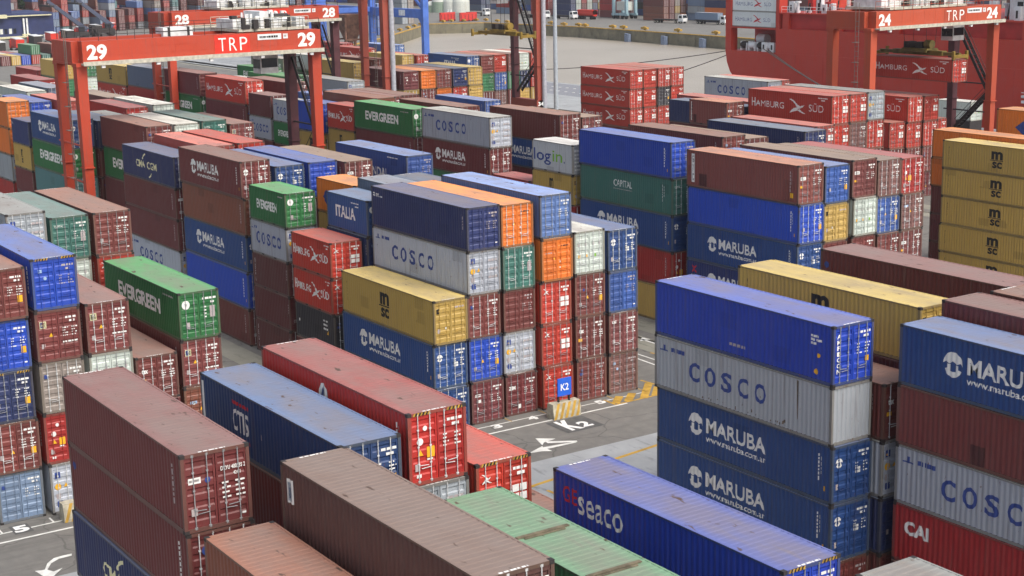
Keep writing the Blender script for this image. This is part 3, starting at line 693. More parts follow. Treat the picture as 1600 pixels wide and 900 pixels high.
# front block, right of the aisle
S(0,0,(282.5,713),'dry mad cma blm brn','tall stack at lower left')
S(0,2,('x',34.4,13.15),'cti brn mar brn grn','foreground stack left of bright red one')
S(0,3,(636,648.7),'rdl gry brn blm mar','foreground stack topped by red',hz=(0,))
S(0,4,('x',34.4,11.35),'hs brn grn mar','foreground stack right of bright red one',hz=(0,))
S(0,5,('x',34.4,8.15),'brn grn mar','low stack left of bright blue roof')
S(0,0,(318,838),'rst brn blm mar','bottom edge stack with salmon roof',kind='L')
S(0,1,(437,720),'cho brn mar blm brn','bottom edge stack with long brown roof',kind='L')
S(0,3,(690,782),'grn brn gry mar','bottom edge stack with pale green roof',kind='L')
S(0,5,(865,729),'ges brn mar blm','bottom edge stack with bright blue roof',kind='L',hz=(0,))
S(0,5,(1337,897),'gry brn mar blm','bottom edge stack with pale grey roof',kind='L')
# second block, stacks facing the blue sign
S(1,0,(676.2,471.2),'msc marn marn','low stack at near corner left of sign')
S(1,1,('x',-.2,14.02),'nyk cosco brn blu bre','second stack left to right facing sign')
S(1,2,(784,321),'ora cap brn cosco bzi','third stack left to right facing sign')
S(1,3,(843.5,306),'sky ora hs hs hs','stack right behind the blue sign')
S(1,4,(898,363),'wht brn btx brn','stack with white top behind sign')
S(1,5,(951,361),'marn blm bci grb','rightmost stack facing sign')
# twenty footers behind
S(1,0,(515.5,380.5),'hs hs blk brn','short stack left of low yellow container',L=L20)
S(1,1,(572,314),'ita nvy brn blm mar','short stack left of tall corner stack',L=L20)
S(1,2,('x',-13.4,13.5),'slt cap brn blm mar','short slate roofed stack behind navy top',L=L20)
S(1,3,('x',-13.3,13.4),'nvy cap brn blm mar','short dark roofed stack behind orange roof',L=L20)
S(1,0,(443,303),'evg cosco drk mar drk','short stack topped by bright green',L=L20)
S(1,2,(553.5,290.5),'hap yel brn blm mar','short stack with orange chevron box',L=L20)
# bay with two white logo walls
S(1,0,(376,253),'marb rst marn blu brn','wall stack left of bright green short box')
S(1,1,(430,260),'marn brn blm mar brn','stack right behind maroon logo wall')
S(1,2,(483,254),'blu brn mar blm brn','blue roofed stack two behind maroon logo wall')
S(1,3,(539,253),'brx brn blm mar brn','brown roofed stack beside long blue roof')
S(1,5,(635,244),'hyu brn mar blm brn','long blue roofed stack before crane leg')
S(1,0,(271,246),'cma dry mar cosco brn','wall stack with arc logo on top')
S(1,1,('x',-40.6,13.95),'pnk brn mar blm brn','salmon roofed stack behind arc logo')
S(1,2,('x',-40.5,14.0),'hs brn mar blm brn','coral roofed stack behind salmon roof')
S(1,1,(229,198),'brn evg mar blm brn','stack right of large crane leg')
S(1,2,('x',-54.6,14.4),'wht brn mar blm brn','white roofed stack behind brown one')
S(1,3,(314.5,189),'cap brn mar blm brn','green roofed stack beside white roof')
S(1,4,(358.5,194),'brp brn mar blm brn','brown stack right of green roof')
S(1,0,(46,173),'marn evg teal brn rst','left stack before crane leg',kind='L')
S(1,0,(44,191),'nyk msc mar brn red','short navy topped stack at left',L=L20)
S(1,1,('x',-67.2,13.9),'nvy brn mar blm brn','dark roofed stack between crane legs')
S(1,2,('x',-68,13.6),'gry teal mar blm brn','grey roofed stack seen between crane legs')
S(1,0,(9,159.5),'ora ora gry red brn','orange stack at left edge',L=L20)
S(1,2,(80,157.5),'blu brn mar blm brn','blue roofed stack behind orange stack',kind='F')
S(1,3,('x',-95,13.4),'pnk brn mar blm brn','long salmon roofed stack at left')
S(1,4,('x',-82,13.4),'red brn mar blm brn','red stack left behind crane leg')
S(1,5,('x',-95.5,13.4),'grb brn mar blm brn','grey brown roofed stack at far left')
S(1,5,('x',-81.5,13.6),'wht brn mar blm brn','white roofed stack left behind crane leg')
# second block, right of the cross aisle
S(1,0,(1305,511),'amf cosf marn marn brn','tall near stack right of aisle')
S(1,1,('x',34.4,10.6),'btx cosco nvy brn','stack hidden right of tall near stack')
S(1,2,(1440,481),'msc mar brn blm brn','long yellow topped stack')
S(1,4,(1283,388),'mad mar brn blm brn','long maroon roofed stack behind yellow one',kind='L')
S(1,1,(1405,505),'marn brp cosco cai brn','tall stack at right edge',kind='L')
S(1,2,(1472,468),'mar brn blm brn mar','maroon stack at right edge',kind='L')
S(1,3,(1546,454),'brn mar blm brn mar','brown stack behind maroon at right edge',kind='L')
# third block
S(2,0,(1249,259),'gvc blu marn marx brn','near stack of third block by aisle')
S(2,1,(1289.6,260),'blm yel brn mar brn','second stack right of vertical strip')
S(2,2,(1335,250.5),'brx wht brn mar brn','third stack right of vertical strip')
S(2,3,(1373.6,251),'grb blm brn mar brn','fourth stack right of vertical strip')
S(2,4,(1410.8,248),'red grb brx mar brn','red topped stack beside bare asphalt')
S(2,0,(1049.8,222.7),'blu cap marn red yel','bright blue topped stack of third block')
S(2,2,(1128,214),'brn mar blm brn mar','brown roofed stack behind bright blue')
S(2,3,(1167,217),'brx brn mar blm brn','low brown stack right of brown roof')
S(2,5,('x',-12.4,14.3),'nvy mar blm brn mar','long navy stack below red logo wall')
S(2,0,(895,227),'login msc red brn mar','short stack with blue and green word',L=L20)
S(2,0,('x',-32.6,9.3),'red brn mar','low red stack left of grey word box',L=L20)
S(2,0,('x',-38.9,14.4),'cosco marb grn blm brn','grey topped stack left of low red roof')
S(2,3,(875,180),'brn marn mar blm brn','brown stack behind grey topped stack')
S(2,4,(909.5,183.5),'brx mar blm brn mar','brown stack before red quay pile')
S(2,0,(645,171),'evg mar brn blm brn','green topped stack of third block')
S(2,2,('x',-53,13.9),'brn mar blm brn mar','brown roofed stack behind green one')
S(2,1,('x',-65.3,14.1),'rst mar blm brn mar','rust roofed stack left behind green one')
S(2,0,(552,167),'hs msc brn mar blm','short red stack right of crane leg',L=L20)
S(2,1,('x',-77.9,13.6),'blm brn mar blm brn','pale blue roofed stack behind crane leg',L=L20)
S(2,2,('x',-68.5,13.8),'brp mar blm brn mar','brown roofed stack above short red one')
S(2,0,('x',-72.4,13.2),'blu msc brn mar','bright blue stack between crane legs',L=L20)
S(2,0,(422,150),'mar cosco brn blm brn','short maroon stack left of dark leg',L=L20)
S(2,0,('x',-79.0,12.9),'cosco evg brn mar blm','short grey stack beside dark crane leg',L=L20)
S(2,0,(382,127),'hs mar brn blm brn','red logo stack under the long girder')
S(2,0,(311,115),'mar evg brn blm mar','maroon stack right of inner crane legs')
S(2,0,('x',-120.2,14.3),'slt red mar brn blm','slate topped stack left of inner crane legs')
S(2,0,(150,97),'msc hs hs brn mar','yellow topped stack under the long girder',kind='L')
S(2,1,('x',-106.5,13.9),'brn mar blm brn mar','brown roofed stack behind maroon one')
S(2,2,('x',-92,13.9),'brp mar blm brn mar','long brown roofed stack under girder')
S(2,4,('x',-104,13.6),'evg grn mar blm brn','green stack behind red logo stack')
S(2,3,('x',-106,13.0),'wht brn mar blm brn','white roofed stack above red logo stack')
S(2,5,('x',-92.5,13.5),'gry evg mar blm brn','pale grey stack by front crane leg')
S(2,5,('x',-106,13.2),'grn brn mar blm brn','pale green roofed stack under girder')
# left far ends of the second and third blocks
S(1,1,('x',-108,13.5),'gry nvy mar blm brn','grey roofed stack at far left edge')
S(1,3,('x',-108.6,13.6),'wht brn mar blm brn','cream roofed stack at far left edge')
S(1,4,('x',-109,13.8),'slt blu mar blm brn','slate roofed stack at far left edge')
S(1,5,('x',-122,13.8),'red brn mar blm brn','red stack at far left edge')
S(2,0,('x',-160,13.2),'yel grn mar brn blm','yellow stack at far left')
S(2,1,('x',-160,13.4),'grn wht mar brn blm','green stack behind yellow at far left')
for k, x, st, ph in ((0,-174,'red yel mar brn','red roofed stack at far left corner'),(1,-174,'brn mar blm brn','brown roofed stack at far left corner'),(2,-160,'grb mar brn brn','grey brown stack at far left corner'),(2,-174,'pnk brn mar brn','salmon roofed stack at far left corner'),(3,-160,'red brn mar brn','second red stack at far left corner'),(3,-174,'mar brn brn blm','maroon roofed stack at far left corner'),(4,-160,'slt brn mar brn','slate roofed stack at far left corner'),(5,-160,'brn mar brn blm','plain brown stack at far left corner'),(4,-174,'bei mar brn blm','beige roofed stack at far left corner')):
    S(2,k,('x',x,11.2),st,ph)
# fourth block
S(3,0,(1473,218),'msc msc msc msc msc','right edge stack of five alike',kind='L')
S(3,1,(1457,201.5),'ora ora brn mar brn','orange stack left behind yellow stack',kind='L')
S(3,2,('x',1.5,12.0),'teal brn mar brn blm','teal roofed stack behind yellow stack')
S(3,3,(1558,169),'hap brn mar blm brn','orange chevron stack at right edge',kind='L',n=5)
S(3,2,(1300.7,150.3),'hs hs brn mar brn','tall red logo stack of fourth block')
S(3,3,(1329,147.5),'hsplain grb brn mar brn','second stack right of tall red logo')
S(3,4,(1357,144),'gry hsplain brn mar brn','grey topped stack right of red ones')
S(3,0,('x',-27.0,12.2),'pnk hsplain brn mar brn','salmon roofed stack before tall red logo')
S(3,1,(1135,160.5),'gvc mar brn blm brn','small brown stack right of red quay pile',L=L20)
S(3,2,('x',-43.6,12.4),'nvy brn mar blm brn','navy stack left of tall red logo')
S(3,3,('x',-45.6,12.6),'pnk brn mar blm brn','salmon roofed stack under grey word stack')
S(3,0,(630,112),'bre yel brn mar blm','first door row stack of far fourth block')
S(3,1,(657,110.5),'ora brn mar brn blm','orange topped door row stack')
S(3,2,(682,109),'brn ora mar brn blm','brown topped door row stack right of orange')
S(3,3,(707,107),'nvy hsplain mar brn blm','navy topped door row stack')
S(3,4,(731,105),'yel yel mar brn blm','yellow topped door row stack')
S(3,0,(757,158),'blm brn mar brn','long blue roofed stack of fourth block')
S(2,5,('x',-79.2,12.7),'brn mar blm brn mar','brown roofed stack before far door row')
S(2,4,('x',-81.5,12.6),'nvy brn mar blm brn','navy stack right of front crane leg')
S(3,0,(551,98),'yel ora brn mar blm','yellow stack left of tall red leg')
S(3,2,(585,93),'brn yel mar brn blm','brown stack behind tall red leg',n=5)
S(3,1,('x',-150,12.4),'cms brn mar brn blm','white lettered stack below girder')
S(3,0,('x',-149.5,11.0),'evg wht brn mar','green lettered stack below girder')
S(3,3,('x',-150,12.6),'wht grn brn mar blm','white roofed stack below girder')
# quayside block
S(4,2,(983.7,110),'hs hs hs brn','first stack of red quay pile')
S(4,3,(1006,108.5),'hsplain hsplain hsplain brn','second stack of red quay pile')
S(4,4,(1027.5,106.8),'hsplain blk hsplain brn','third stack of red quay pile')
S(4,5,(1048.5,105.2),'hsplain hsplain hsplain brn','last stack of red quay pile')
S(4,0,(1419,151.7),'hs hs brn mar','red stack below hanging container')
S(4,1,(1444,150),'hsplain hsplain brn mar','second red stack below hanging container')
S(4,2,('x',-43.5,8.8),'hsplain brn mar','low red stack beside dark crane leg')
S(4,-1,(1391,192),'hsplain brn mar','low red stack left of red logo pair')
S(4,0,(1200,127.5),'cosco stl brn mar','grey stack before the red ship')
S(4,1,('x',-67,12.0),'pnk brn mar blm','salmon roofed stack before the red ship')
S(4,0,(729,88),'ita brn mar blm','blue one word stack of quayside block')
S(4,1,(752,87),'brn grn brn yel','brown over green stack left of crane post')
S(4,2,(772,85.5),'hsplain blm grb yel','red topped stack behind crane post')
S(4,3,(793,84),'brn grn brn yel','brown over green stack right of crane post')
S(4,4,(808,83),'wht nvy yel ora','white topped stack between crane posts')
S(4,5,(829,82),'hsplain hsplain yel ora','last quayside stack beside grey mast')
S(4,0,(628,86.5),'yel brn mar blm','yellow door stack left of blue word')
S(4,1,(651,86.5),'hsplain brn mar blm','red door stack left of blue word')
S(4,0,('x',-172,11.6),'hs brn mar blm','long red stack behind tall red leg')
S(4,1,('x',-186,11.8),'red brn mar blm','long red stack right of dark crane leg')
S(4,3,('x',-176,11.6),'sky brn mar blm','pale blue roofed stack before blue crane')

# dark ridges left by lashing bars across the pale green roof
g_ = ROOTD.get('plain green container, topmost in bottom edge stack with pale green roof')
if g_:
    for u, v in ((842, 833), (972, 886)):
        zt = g_.location.z + g_.scale.z*CH; P = at_z(u, v, zt); b = MB(); x = P.x-g_.location.x; b.box(x-.10, -1.1, CH-.004, x+.06, .95, CH+.03); b.box(x+.12, -.9, CH-.004, x+.20, .7, CH+.02)
        b.build('roof_batten', [plain('rusty_brown_batten', (112,102,82), .8, var=.3)], g_)
# ------------------------------------------------------------------ gantry cranes
CRED = paint('crane_red', (172,58,31), wear=.6)
CPLATE = plain('crane_plate_red', (206,46,28), .5, var=.05)
CBROWN = paint('crane_faded', (172,72,44), wear=.7)
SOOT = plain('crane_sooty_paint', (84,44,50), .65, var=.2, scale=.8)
GALV = plain('pale_walkway_grating', (186,182,166), .6, var=.15)
MWHITE = plain('white_machinery_paint', (222,224,224), .45, var=.15, scale=1.2)
GLASS = plain('dark_cab_glass', (30,36,44), .15, var=.1)
CYEL = plain('spreader_yellow_paint', (132,108,40), .5, var=.25, scale=.9)
OLIVE = plain('grimy_olive_paint', (104,92,40), .7, var=.3, scale=.9)
RUBBER = plain('tyre_rubber', (34,33,33), .85)
ROPE = plain('wire_rope', (52,48,46), .7)
def face_x(name, F, parent, X):  # marks on a plane facing +x at x = X
    me = F.mesh(name, lambda a, b: (X, a, b), True); o = bpy.data.objects.new(name, me); COL.objects.link(o); o.parent = parent; return o
def gantry(Xf, Xb, Y0, Y1, zb, zt, num, label, paint_, trolley, house=None, cab=True, text=True, stairs=True, soot=False):
    O = Vector((Xf, Y0, 0)); t = empty('gantry_crane', O); tag(t, label, 'gantry crane', 'rubber tyred gantry cranes')
    D, W_ = Xb-Xf, Y1-Y0; H = zt-zb
    for nm, x0 in (('girder', 0), ('girder', D+1.15)):
        g = MB(); g.box(x0-1.15, .5, zb, x0, W_+.5, zt, 0)
        for k in range(12):   # stiffener ribs and joint lines
            y = 1+k*(W_-1)/11; g.box(x0-1.16, y, zb, x0+.012, y+.05, zt, 0)
        for z in (.33, .66): g.box(x0-1.14, .5, zb+H*z, x0+.014, W_+.5, zb+H*z+.03, 0)
        go = g.build(nm, [paint_], t)
    w = MB()   # walkway, lamps and rails
    w.box(0, .3, zb-.16, .75, W_+.5, zb-.02, 0); w.box(.70, .3, zb-.22, .76, W_+.5, zb+.16, 0)
    wo = w.build('walkway', [GALV], t)
    for k in range(5):
        y = 2+k*(W_-3)/4; l = MB(); l.box(.35, y, zb-.48, .65, y+.34, zb-.17, 0); l.box(.44, y+.1, zb-.18, .56, y+.24, zb-.1, 0); l.build('floodlight', [MWHITE], t)
    r = MB()
    for x in (0-.05, D+.1):
        for z in (.55, 1.1): r.cyl((x, .4, zt+z), (x, W_+.4, zt+z), .025, 4)
        for k in range(15): y = .4+k*W_/14; r.cyl((x, y, zt), (x, y, zt+1.1), .03, 4)
    r.build('handrail', [paint_ if paint_ is not CRED else DARK], t)
    hd = MB(); hd.box(D, -.12, zb, -1.17, .48, zt-.02, 0); hd.box(D-.02, -.16, zb-.22, -.6, .5, zb-.01, 0); hd.build('end_beam', [paint_], t)
    hd = MB(); hd.box(D, W_-.5, zb, -1.17, W_+.5, zt-.02, 0); hd.build('end_beam', [paint_], t)
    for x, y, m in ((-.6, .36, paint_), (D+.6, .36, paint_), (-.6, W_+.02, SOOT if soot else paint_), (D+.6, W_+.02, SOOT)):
        b = MB(); b.bar((x, y, zb-.02), (x, y, zb*.52), 1.02, .98, 0, .86, .84); b.bar((x, y, zb*.52), (x, y, 1.9), .86, .84, 0, .78, .70)
        b.box(x-.60, y-.50, zb*.52-.05, x+.60, y+.50, zb*.52+.05, 0); b.box(x-.66, y-.54, zb-.35, x+.66, y+.54, zb-.24, 0)
        b.build('leg', [m], t)
    for y in (.05, W_-.1):
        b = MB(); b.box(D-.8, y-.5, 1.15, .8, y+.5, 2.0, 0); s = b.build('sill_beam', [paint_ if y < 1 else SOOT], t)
        for x in (-.9, .9, D-.9, D+.9):
            c = MB(); c.cyl((x, y-.28, .78), (x, y+.28, .78), .78, 16, 0); c.cyl((x, y-.31, .78), (x, y+.31, .78), .36, 10, 1); c.build('wheel', [RUBBER, GALV], t)
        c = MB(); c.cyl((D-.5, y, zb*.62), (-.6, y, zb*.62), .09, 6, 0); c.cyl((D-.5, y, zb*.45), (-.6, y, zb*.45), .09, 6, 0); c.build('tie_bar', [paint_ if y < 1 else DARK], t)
    b = MB()   # ladder on the near legs
    for dx in (-.25, .25): b.cyl((-1.9+dx, -.45, 2), (-1.9+dx, -.45, zt+1), .04, 4)
    for k in range(34): z = 2.4+k*.55; b.cyl((-2.15, -.45, z), (-1.65, -.45, z), .03, 4)
    for k in range(7): z = 5+k*2.2; b.box(-2.3, -.85, z, -1.5, -.42, z+.05)
    b.build('ladder', [plain('ladder_grey', (120,112,104), .6)], t)
    if stairs:
        b = MB(); zm = zb*.40; y = W_+.35
        for (p, q) in (((D+1.2, y, zb-1.0), (-1.0, y, zm+3.4)), ((-1.0, y, zm+3.4), (D+1.2, y, zm-1.2))):
            for off in (-.4, .4): b.bar((p[0], p[1]+off, p[2]), (q[0], q[1]+off, q[2]), .10, .38)
            for off in (-.4, .4): b.bar((p[0], p[1]+off, p[2]+1.0), (q[0], q[1]+off, q[2]+1.0), .05, .05)
            for k in range(14):
                f = k/14; c = Vector(p).lerp(Vector(q), f); b.box(c.x-.14, y-.4, c.z-.03, c.x+.14, y+.4, c.z+.03)
        b.build('staircase', [DARK], t)
    if text:
        F = Flat(); F.text(num, .9, zb+H*.12, 1.9, H*.72, 'w', .04); F.text(num, W_-2.0, zb+H*.16, 1.9, H*.72, 'w', .04); face_x('number', F, t, .03)
        b = MB(); yc = W_*.56; b.box(.012, yc-.15, zb+.04, .022, yc+3.5, zt-.1, 0); pl = b.build('letter_plate', [CPLATE if paint_ is CRED else paint_], t)
        F = Flat()
        for j, ch in enumerate('TRP'): F.text(ch, yc+.25+j*1.1, zb+H*.18, .78, H*.64, 'w', -.005)
        face_x('lettering', F, pl, .03)
        b = MB(); ys = W_*.74; b.box(.012, ys, zt-.75, .03, ys+2.5, zt-.2, 0); b.box(.012, ys+2.7, zt-.72, .03, ys+3.2, zt-.25, 0); pl = b.build('name_plate', [MWHITE], t)
        F = Flat(); F.bars(ys+.2, zt-.57, 2.0, .2, 'k', 3); F.rect(ys+2.8, zt-.57, .25, .2, 'f'); face_x('lettering', F, pl, .035)
    if trolley is not None:
        y0, y1 = trolley; b = MB(); b.box(D+.1, y0, zt+.1, -.1, y1, zt+.35, 0); b.build('trolley', [GALV], t)
        rr = random.Random(num); m = MB(); L_ = y1-y0; q_ = .62
        m.box(D+1.2, y0+.2, zt+.35, -1.6, y0+L_*.30, zt+1.25, 0); m.box(D+2.5, y0+L_*.34, zt+.35, -.5, y0+L_*.46, zt+1.95, 0)
        m.box(-1.7, y0+L_*.48, zt+.35, -.3, y0+L_*.58, zt+1.2, 0); m.box(-1.8, y1-L_*.16, zt+.35, -.4, y1-.3, zt+1.25, 0)
        m.cyl((-1.2, y0+L_*.6, zt+.9), (-1.2, y0+L_*.8, zt+.9), .45, 10, 0)
        for k in range(46): x = rr.uniform(D+.5, -.4); y = rr.uniform(y0+.3, y1-.5); s = rr.uniform(.12, .5); m.box(x, y, zt+.35, x+s, y+s, zt+.35+rr.uniform(.3, 1.5), 0)
        m.build('hoist_machinery', [MWHITE], t)
        k_ = MB()
        for k in range(34): x = rr.uniform(D+.5, -.3); y = rr.uniform(y0+.3, y1-.8); s = rr.uniform(.2, .6); k_.box(x, y, zt+.35, x+s, y+s, zt+.35+rr.uniform(.3, 1.3), 0)
        k_.cyl((-2.6, y0+L_*.5, zt+1), (-2.6, y0+L_*.85, zt+1), .6, 12, 0); k_.build('hoist_drum', [DARK], t)
        h = MB()
        for x in (-.2, D+.3):
            h.cyl((x, y0, zt+1.35), (x, y1, zt+1.35), .03, 4); h.cyl((x, y0, zt+.85), (x, y1, zt+.85), .03, 4)
            for k in range(9): y = y0+k*(y1-y0)/8; h.cyl((x, y, zt+.3), (x, y, zt+1.35), .035, 4)
        h.build('trolley_rail', [GALV], t)
    if house:
        y0, y1 = house; m = MB(); m.box(D-.3, y0, zt-1.3, D+1.7, y1, zt+.62, 0); ho = m.build('electrical_house', [MWHITE], t)
        m = MB()
        for f in (.15, .82): m.box(D-.32, y0+(y1-y0)*f, zt-1.31, D+1.73, y0+(y1-y0)*f+.22, zt+.64, 0)
        m.box(D-.31, y0-.02, zt+.22, D+1.72, y1+.02, zt+.28, 0); m.build('door_frame', [DARK], ho)
    if cab:
        yc = W_*.80; m = MB(); m.box(D+2.2, yc, zb-2.3, D+4.0, yc+1.9, zb-.35, 0); c = m.build('cabin', [MWHITE], t)
        m = MB(); m.box(D+2.15, yc+.1, zb-1.7, D+4.05, yc+1.8, zb-.8, 0); m.box(D+2.3, yc-.04, zb-1.8, D+3.9, yc+1.95, zb-.9, 0); m.build('cab_window', [GLASS], c)
    return t
def hang_spreader(t, xc, yc, ztop, zs, half, m1, m2, ln=1.0):
    """ropes and telescopic spreader in crane space, along x"""
    b = MB()
    for dx in (-1.6, 1.6):
        for dy in (-.7, .7): b.cyl((xc+dx, yc+dy, zs+1.1), (xc+dx*1.1, yc+dy*1.3, ztop), .035, 4)
    b.build('hoist_rope', [ROPE], t)
    s = MB(); s.box(xc-half*.62, yc-.42, zs+.28, xc+half*.62, yc+.42, zs+.82, 0)
    for sx in (-1, 1): s.box(min(xc+sx*half*.55, xc+sx*half), yc-.2, zs+.34, max(xc+sx*half*.55, xc+sx*half), yc+.2, zs+.70, 0)
    for dy in (-.95, .95): s.box(xc-1.9, yc+dy-.1, zs+.6, xc+1.9, yc+dy+.1, zs+.9, 0)
    so = s.build('spreader', [m1], t)
    e = MB()
    for sx in (-1, 1):
        x = xc+sx*half; e.box(x-.18, yc-1.2, zs+.14, x+.18, yc+1.2, zs+.52, 0)
        for dy in (-1.1, 1.1): e.box(x-.15, yc+dy-.14, zs-.02, x+.15, yc+dy+.14, zs+.95, 0)
    e.build('twistlock_beam', [CYEL], so)
    k = MB(); k.box(xc-1.9, yc-.9, zs+.85, xc+1.9, yc+.9, zs+1.05, 1)
    for dx in (-1.4, .3): k.box(xc+dx-.5, yc-.6, zs+1.05, xc+dx+.5, yc+.5, zs+1.75, 0)
    k.cyl((xc+1.0, yc, zs+1.5), (xc+1.9, yc, zs+1.5), .5, 12, 1); k.build('head_block', [DARK, m2], so)

def yx(u, v, X, Y0): return at_x(u, v, X).y - Y0
c29 = gantry(-60, -66.8, -1.15, 22.95, 20.0, 21.95, '29', 'red gantry crane numbered 29 with white machinery at upper left', CRED, (yx(372, 50, -60, -1.15), yx(484, 50, -60, -1.15)), house=(yx(250, 55, -66, -1.15), yx(296, 55, -66, -1.15)))
c28 = gantry(-113, -119.8, 28.5, 52.6, 20.15, 21.95, '28', 'red gantry crane numbered 28 behind the larger one', CRED, (yx(345, 15, -113, 28.5), yx(452, 15, -113, 28.5)), soot=True)
c24 = gantry(-42.4, -49.4, 82.4, 103.2, 19.8, 21.6, '24', 'red gantry crane numbered 24 carrying a container', CBROWN, (yx(1392, 10, -42.4, 82.4), yx(1512, 10, -42.4, 82.4)))
C34 = paint('crane_old', (148,66,50), wear=.8)
c34 = gantry(-107.4, -114.6, 57.0, 82.6, 23.6, 25.5, '34', 'faded red gantry crane with tall legs and 34 on its sill', C34, None, text=False)
F = Flat(); F.text('34', 25.0, 6.45, 1.0, .62, 'w', .03); face_x('number', F, c34, .22)
b = MB(); b.box(-7.2, 25.2, 6.2, .2, 26.2, 7.25); b.box(.0, 24.8, 6.2, .2, 26.2, 7.25); b.build('platform_beam', [C34], c34)
# grey cable reel tube beside the second legs of the tall crane
for yy in (1.05, 26.2):
    b = MB(); b.cyl((.15, yy, 2.6), (.15, yy, 23.6), .34, 12); b.cyl((-.2, yy, 2.6), (.5, yy, 2.6), .6, 14); b.build('cable_tube', [plain('pale_grey_tube', (170,172,180), .5)], c34)
# container hanging from crane 24
P = at_y(1489.5, 93.5, 92.0)
hx, hz_, hy = P.x, P.z, 92.0
hx = min(hx, -38)
container(hx, hy, hz_-2.6, 2.6, 'hs', L40, 'red container with white bird logo hanging from crane 24', ROWG[4], 1)
hang_spreader(c24, hx-L40/2+42.4, hy+CW/2-82.4, 19.9, hz_-.02, 6.0, OLIVE, OLIVE)
# yellow spreader hanging empty in the tall crane
Q = at_y(786, 58, 70.)
hang_spreader(c34, Q.x+107.4, 70.-57.0, 23.7, Q.z, 6.0, CYEL, CYEL)

# ------------------------------------------------------------------ light mast, blue quay crane
GREYP = plain('grey_mast_paint', (166,176,184), .5, var=.1)
def pole_at(u, Y, r, ztop, name, label, cat, m):
    P = at_y(u, 100, Y); t = empty(name, (P.x, Y, 0)); tag(t, label, cat)
    b = MB(); b.cyl((0,0,0), (0,0,ztop), r*1.1, 16, 0, r*.8); b.build('mast', [m], t)
    b = MB(); b.box(-r*2, -r*2, 0, r*2, r*2, .35); b.build('base_plate', [DARK], t)
    b = MB(); b.cyl((0,0,ztop-.4), (0,0,ztop), r*4, 14)
    for k in range(8): a = k*math.pi/4; b.box(math.cos(a)*r*4-.3, math.sin(a)*r*4-.3, ztop-.9, math.cos(a)*r*4+.3, math.sin(a)*r*4+.3, ztop-.4)
    b.build('lamp_ring', [GALV], t); return t
pole_at(868, 112.5, .37, 34, 'light_mast', 'tall pale grey light mast before the water', 'light mast', GREYP)
BLUEC = plain('quay_crane_blue', (70,108,186), .5, var=.12, scale=.5)
def quay_crane():
    Y = 146.; P = at_y(664, 40, Y); Q = at_y(582, 40, Y); t = empty('quay_crane', (P.x, Y, 0)); tag(t, 'blue quay crane with portal legs at the water', 'quay crane')
    dx = Q.x-P.x; dz = at_y(664, 18, Y).z; dx2 = at_y(500, 40, Y).x-P.x
    b = MB()
    for x in (0, dx): b.bar((x, 0, 1.2), (x, 0, dz+30), 1.2, 1.5)
    b.bar((dx2, 0, 1.2), (dx2, 0, dz+30), 1.3, 3.4)
    for x in (0, dx, dx2): b.box(x-3, -.7, .5, x+3, .7, 1.3)
    b.build('leg', [BLUEC], t)
    b = MB(); b.box(dx2-4, -.80, dz-1.6, .45, .80, dz+.5); b.box(dx2-4, -18.7, dz-1.6, dx2+6, -17.2, dz+.5); b.prism([(-.5, -.5, dz-1.61), (-2.4, -.5, dz-1.61), (-.5, -.5, dz-3.6)], (0, 1.0, 0)); b.build('portal_beam', [BLUEC], t)
    b = MB(); b.box(dx*.42, -.86, dz-1.2, dx*.42+3.0, -.82, dz+.2); b.build('sign_plate', [MWHITE], t)
    b = MB(); b.bar((dx2, 0, 8), (dx2, -18, 8), 1.2); b.bar((dx, 0, dz), (dx, -18, dz), 1.2); b.bar((dx2, -18, 1), (dx2, -18, dz+20), 1.2); b.bar((dx, -18, 1), (dx, -18, dz+20), 1.2)
    b.bar((0, -.0, dz), (dx*.9, 0, dz+16), .5); b.build('brace', [BLUEC], t)
    r = MB(); rr = random.Random(5)
    return t, P.x+dx2, Y
qc, qx, qy = quay_crane()
# rust brown hopper standing under the blue crane
P = at_y(548, 66, 143.); t = empty('bulk_hopper', (P.x, 143., 0)); tag(t, 'rust brown hopper under the blue quay crane', 'hopper')
RUST = plain('rusty_hopper_steel', (120,84,66), .8, var=.3, scale=.8)
b = MB(); hs = .9; zt_ = at_y(548, 22, 143.).z
b.bar((0,0,zt_*.45), (0,0,zt_), 2.2, 2.2, 0, 6.5, 6.5); b.build('funnel', [RUST], t)
b = MB()
for sx in (-2.9, 2.9):
    for sy in (-2.9, 2.9): b.bar((sx, sy, 0), (sx*.95, sy*.95, zt_), .5)
    b.bar((sx, -2.9, zt_*.5), (sx, 2.9, zt_*.5), .4); b.bar((sx, -2.9, 1), (sx, 2.9, zt_*.5), .3); b.bar((-2.9, sx, 1), (2.9, sx, zt_*.5), .3)
b.build('support_frame', [RUST], t)
b = MB(); b.box(-1.2, -1.2, 1.2, 1.2, 1.2, 3.2); b.cyl((0,0,3), (0,0,zt_*.5), .7, 10); b.build('outlet', [DARK], t)

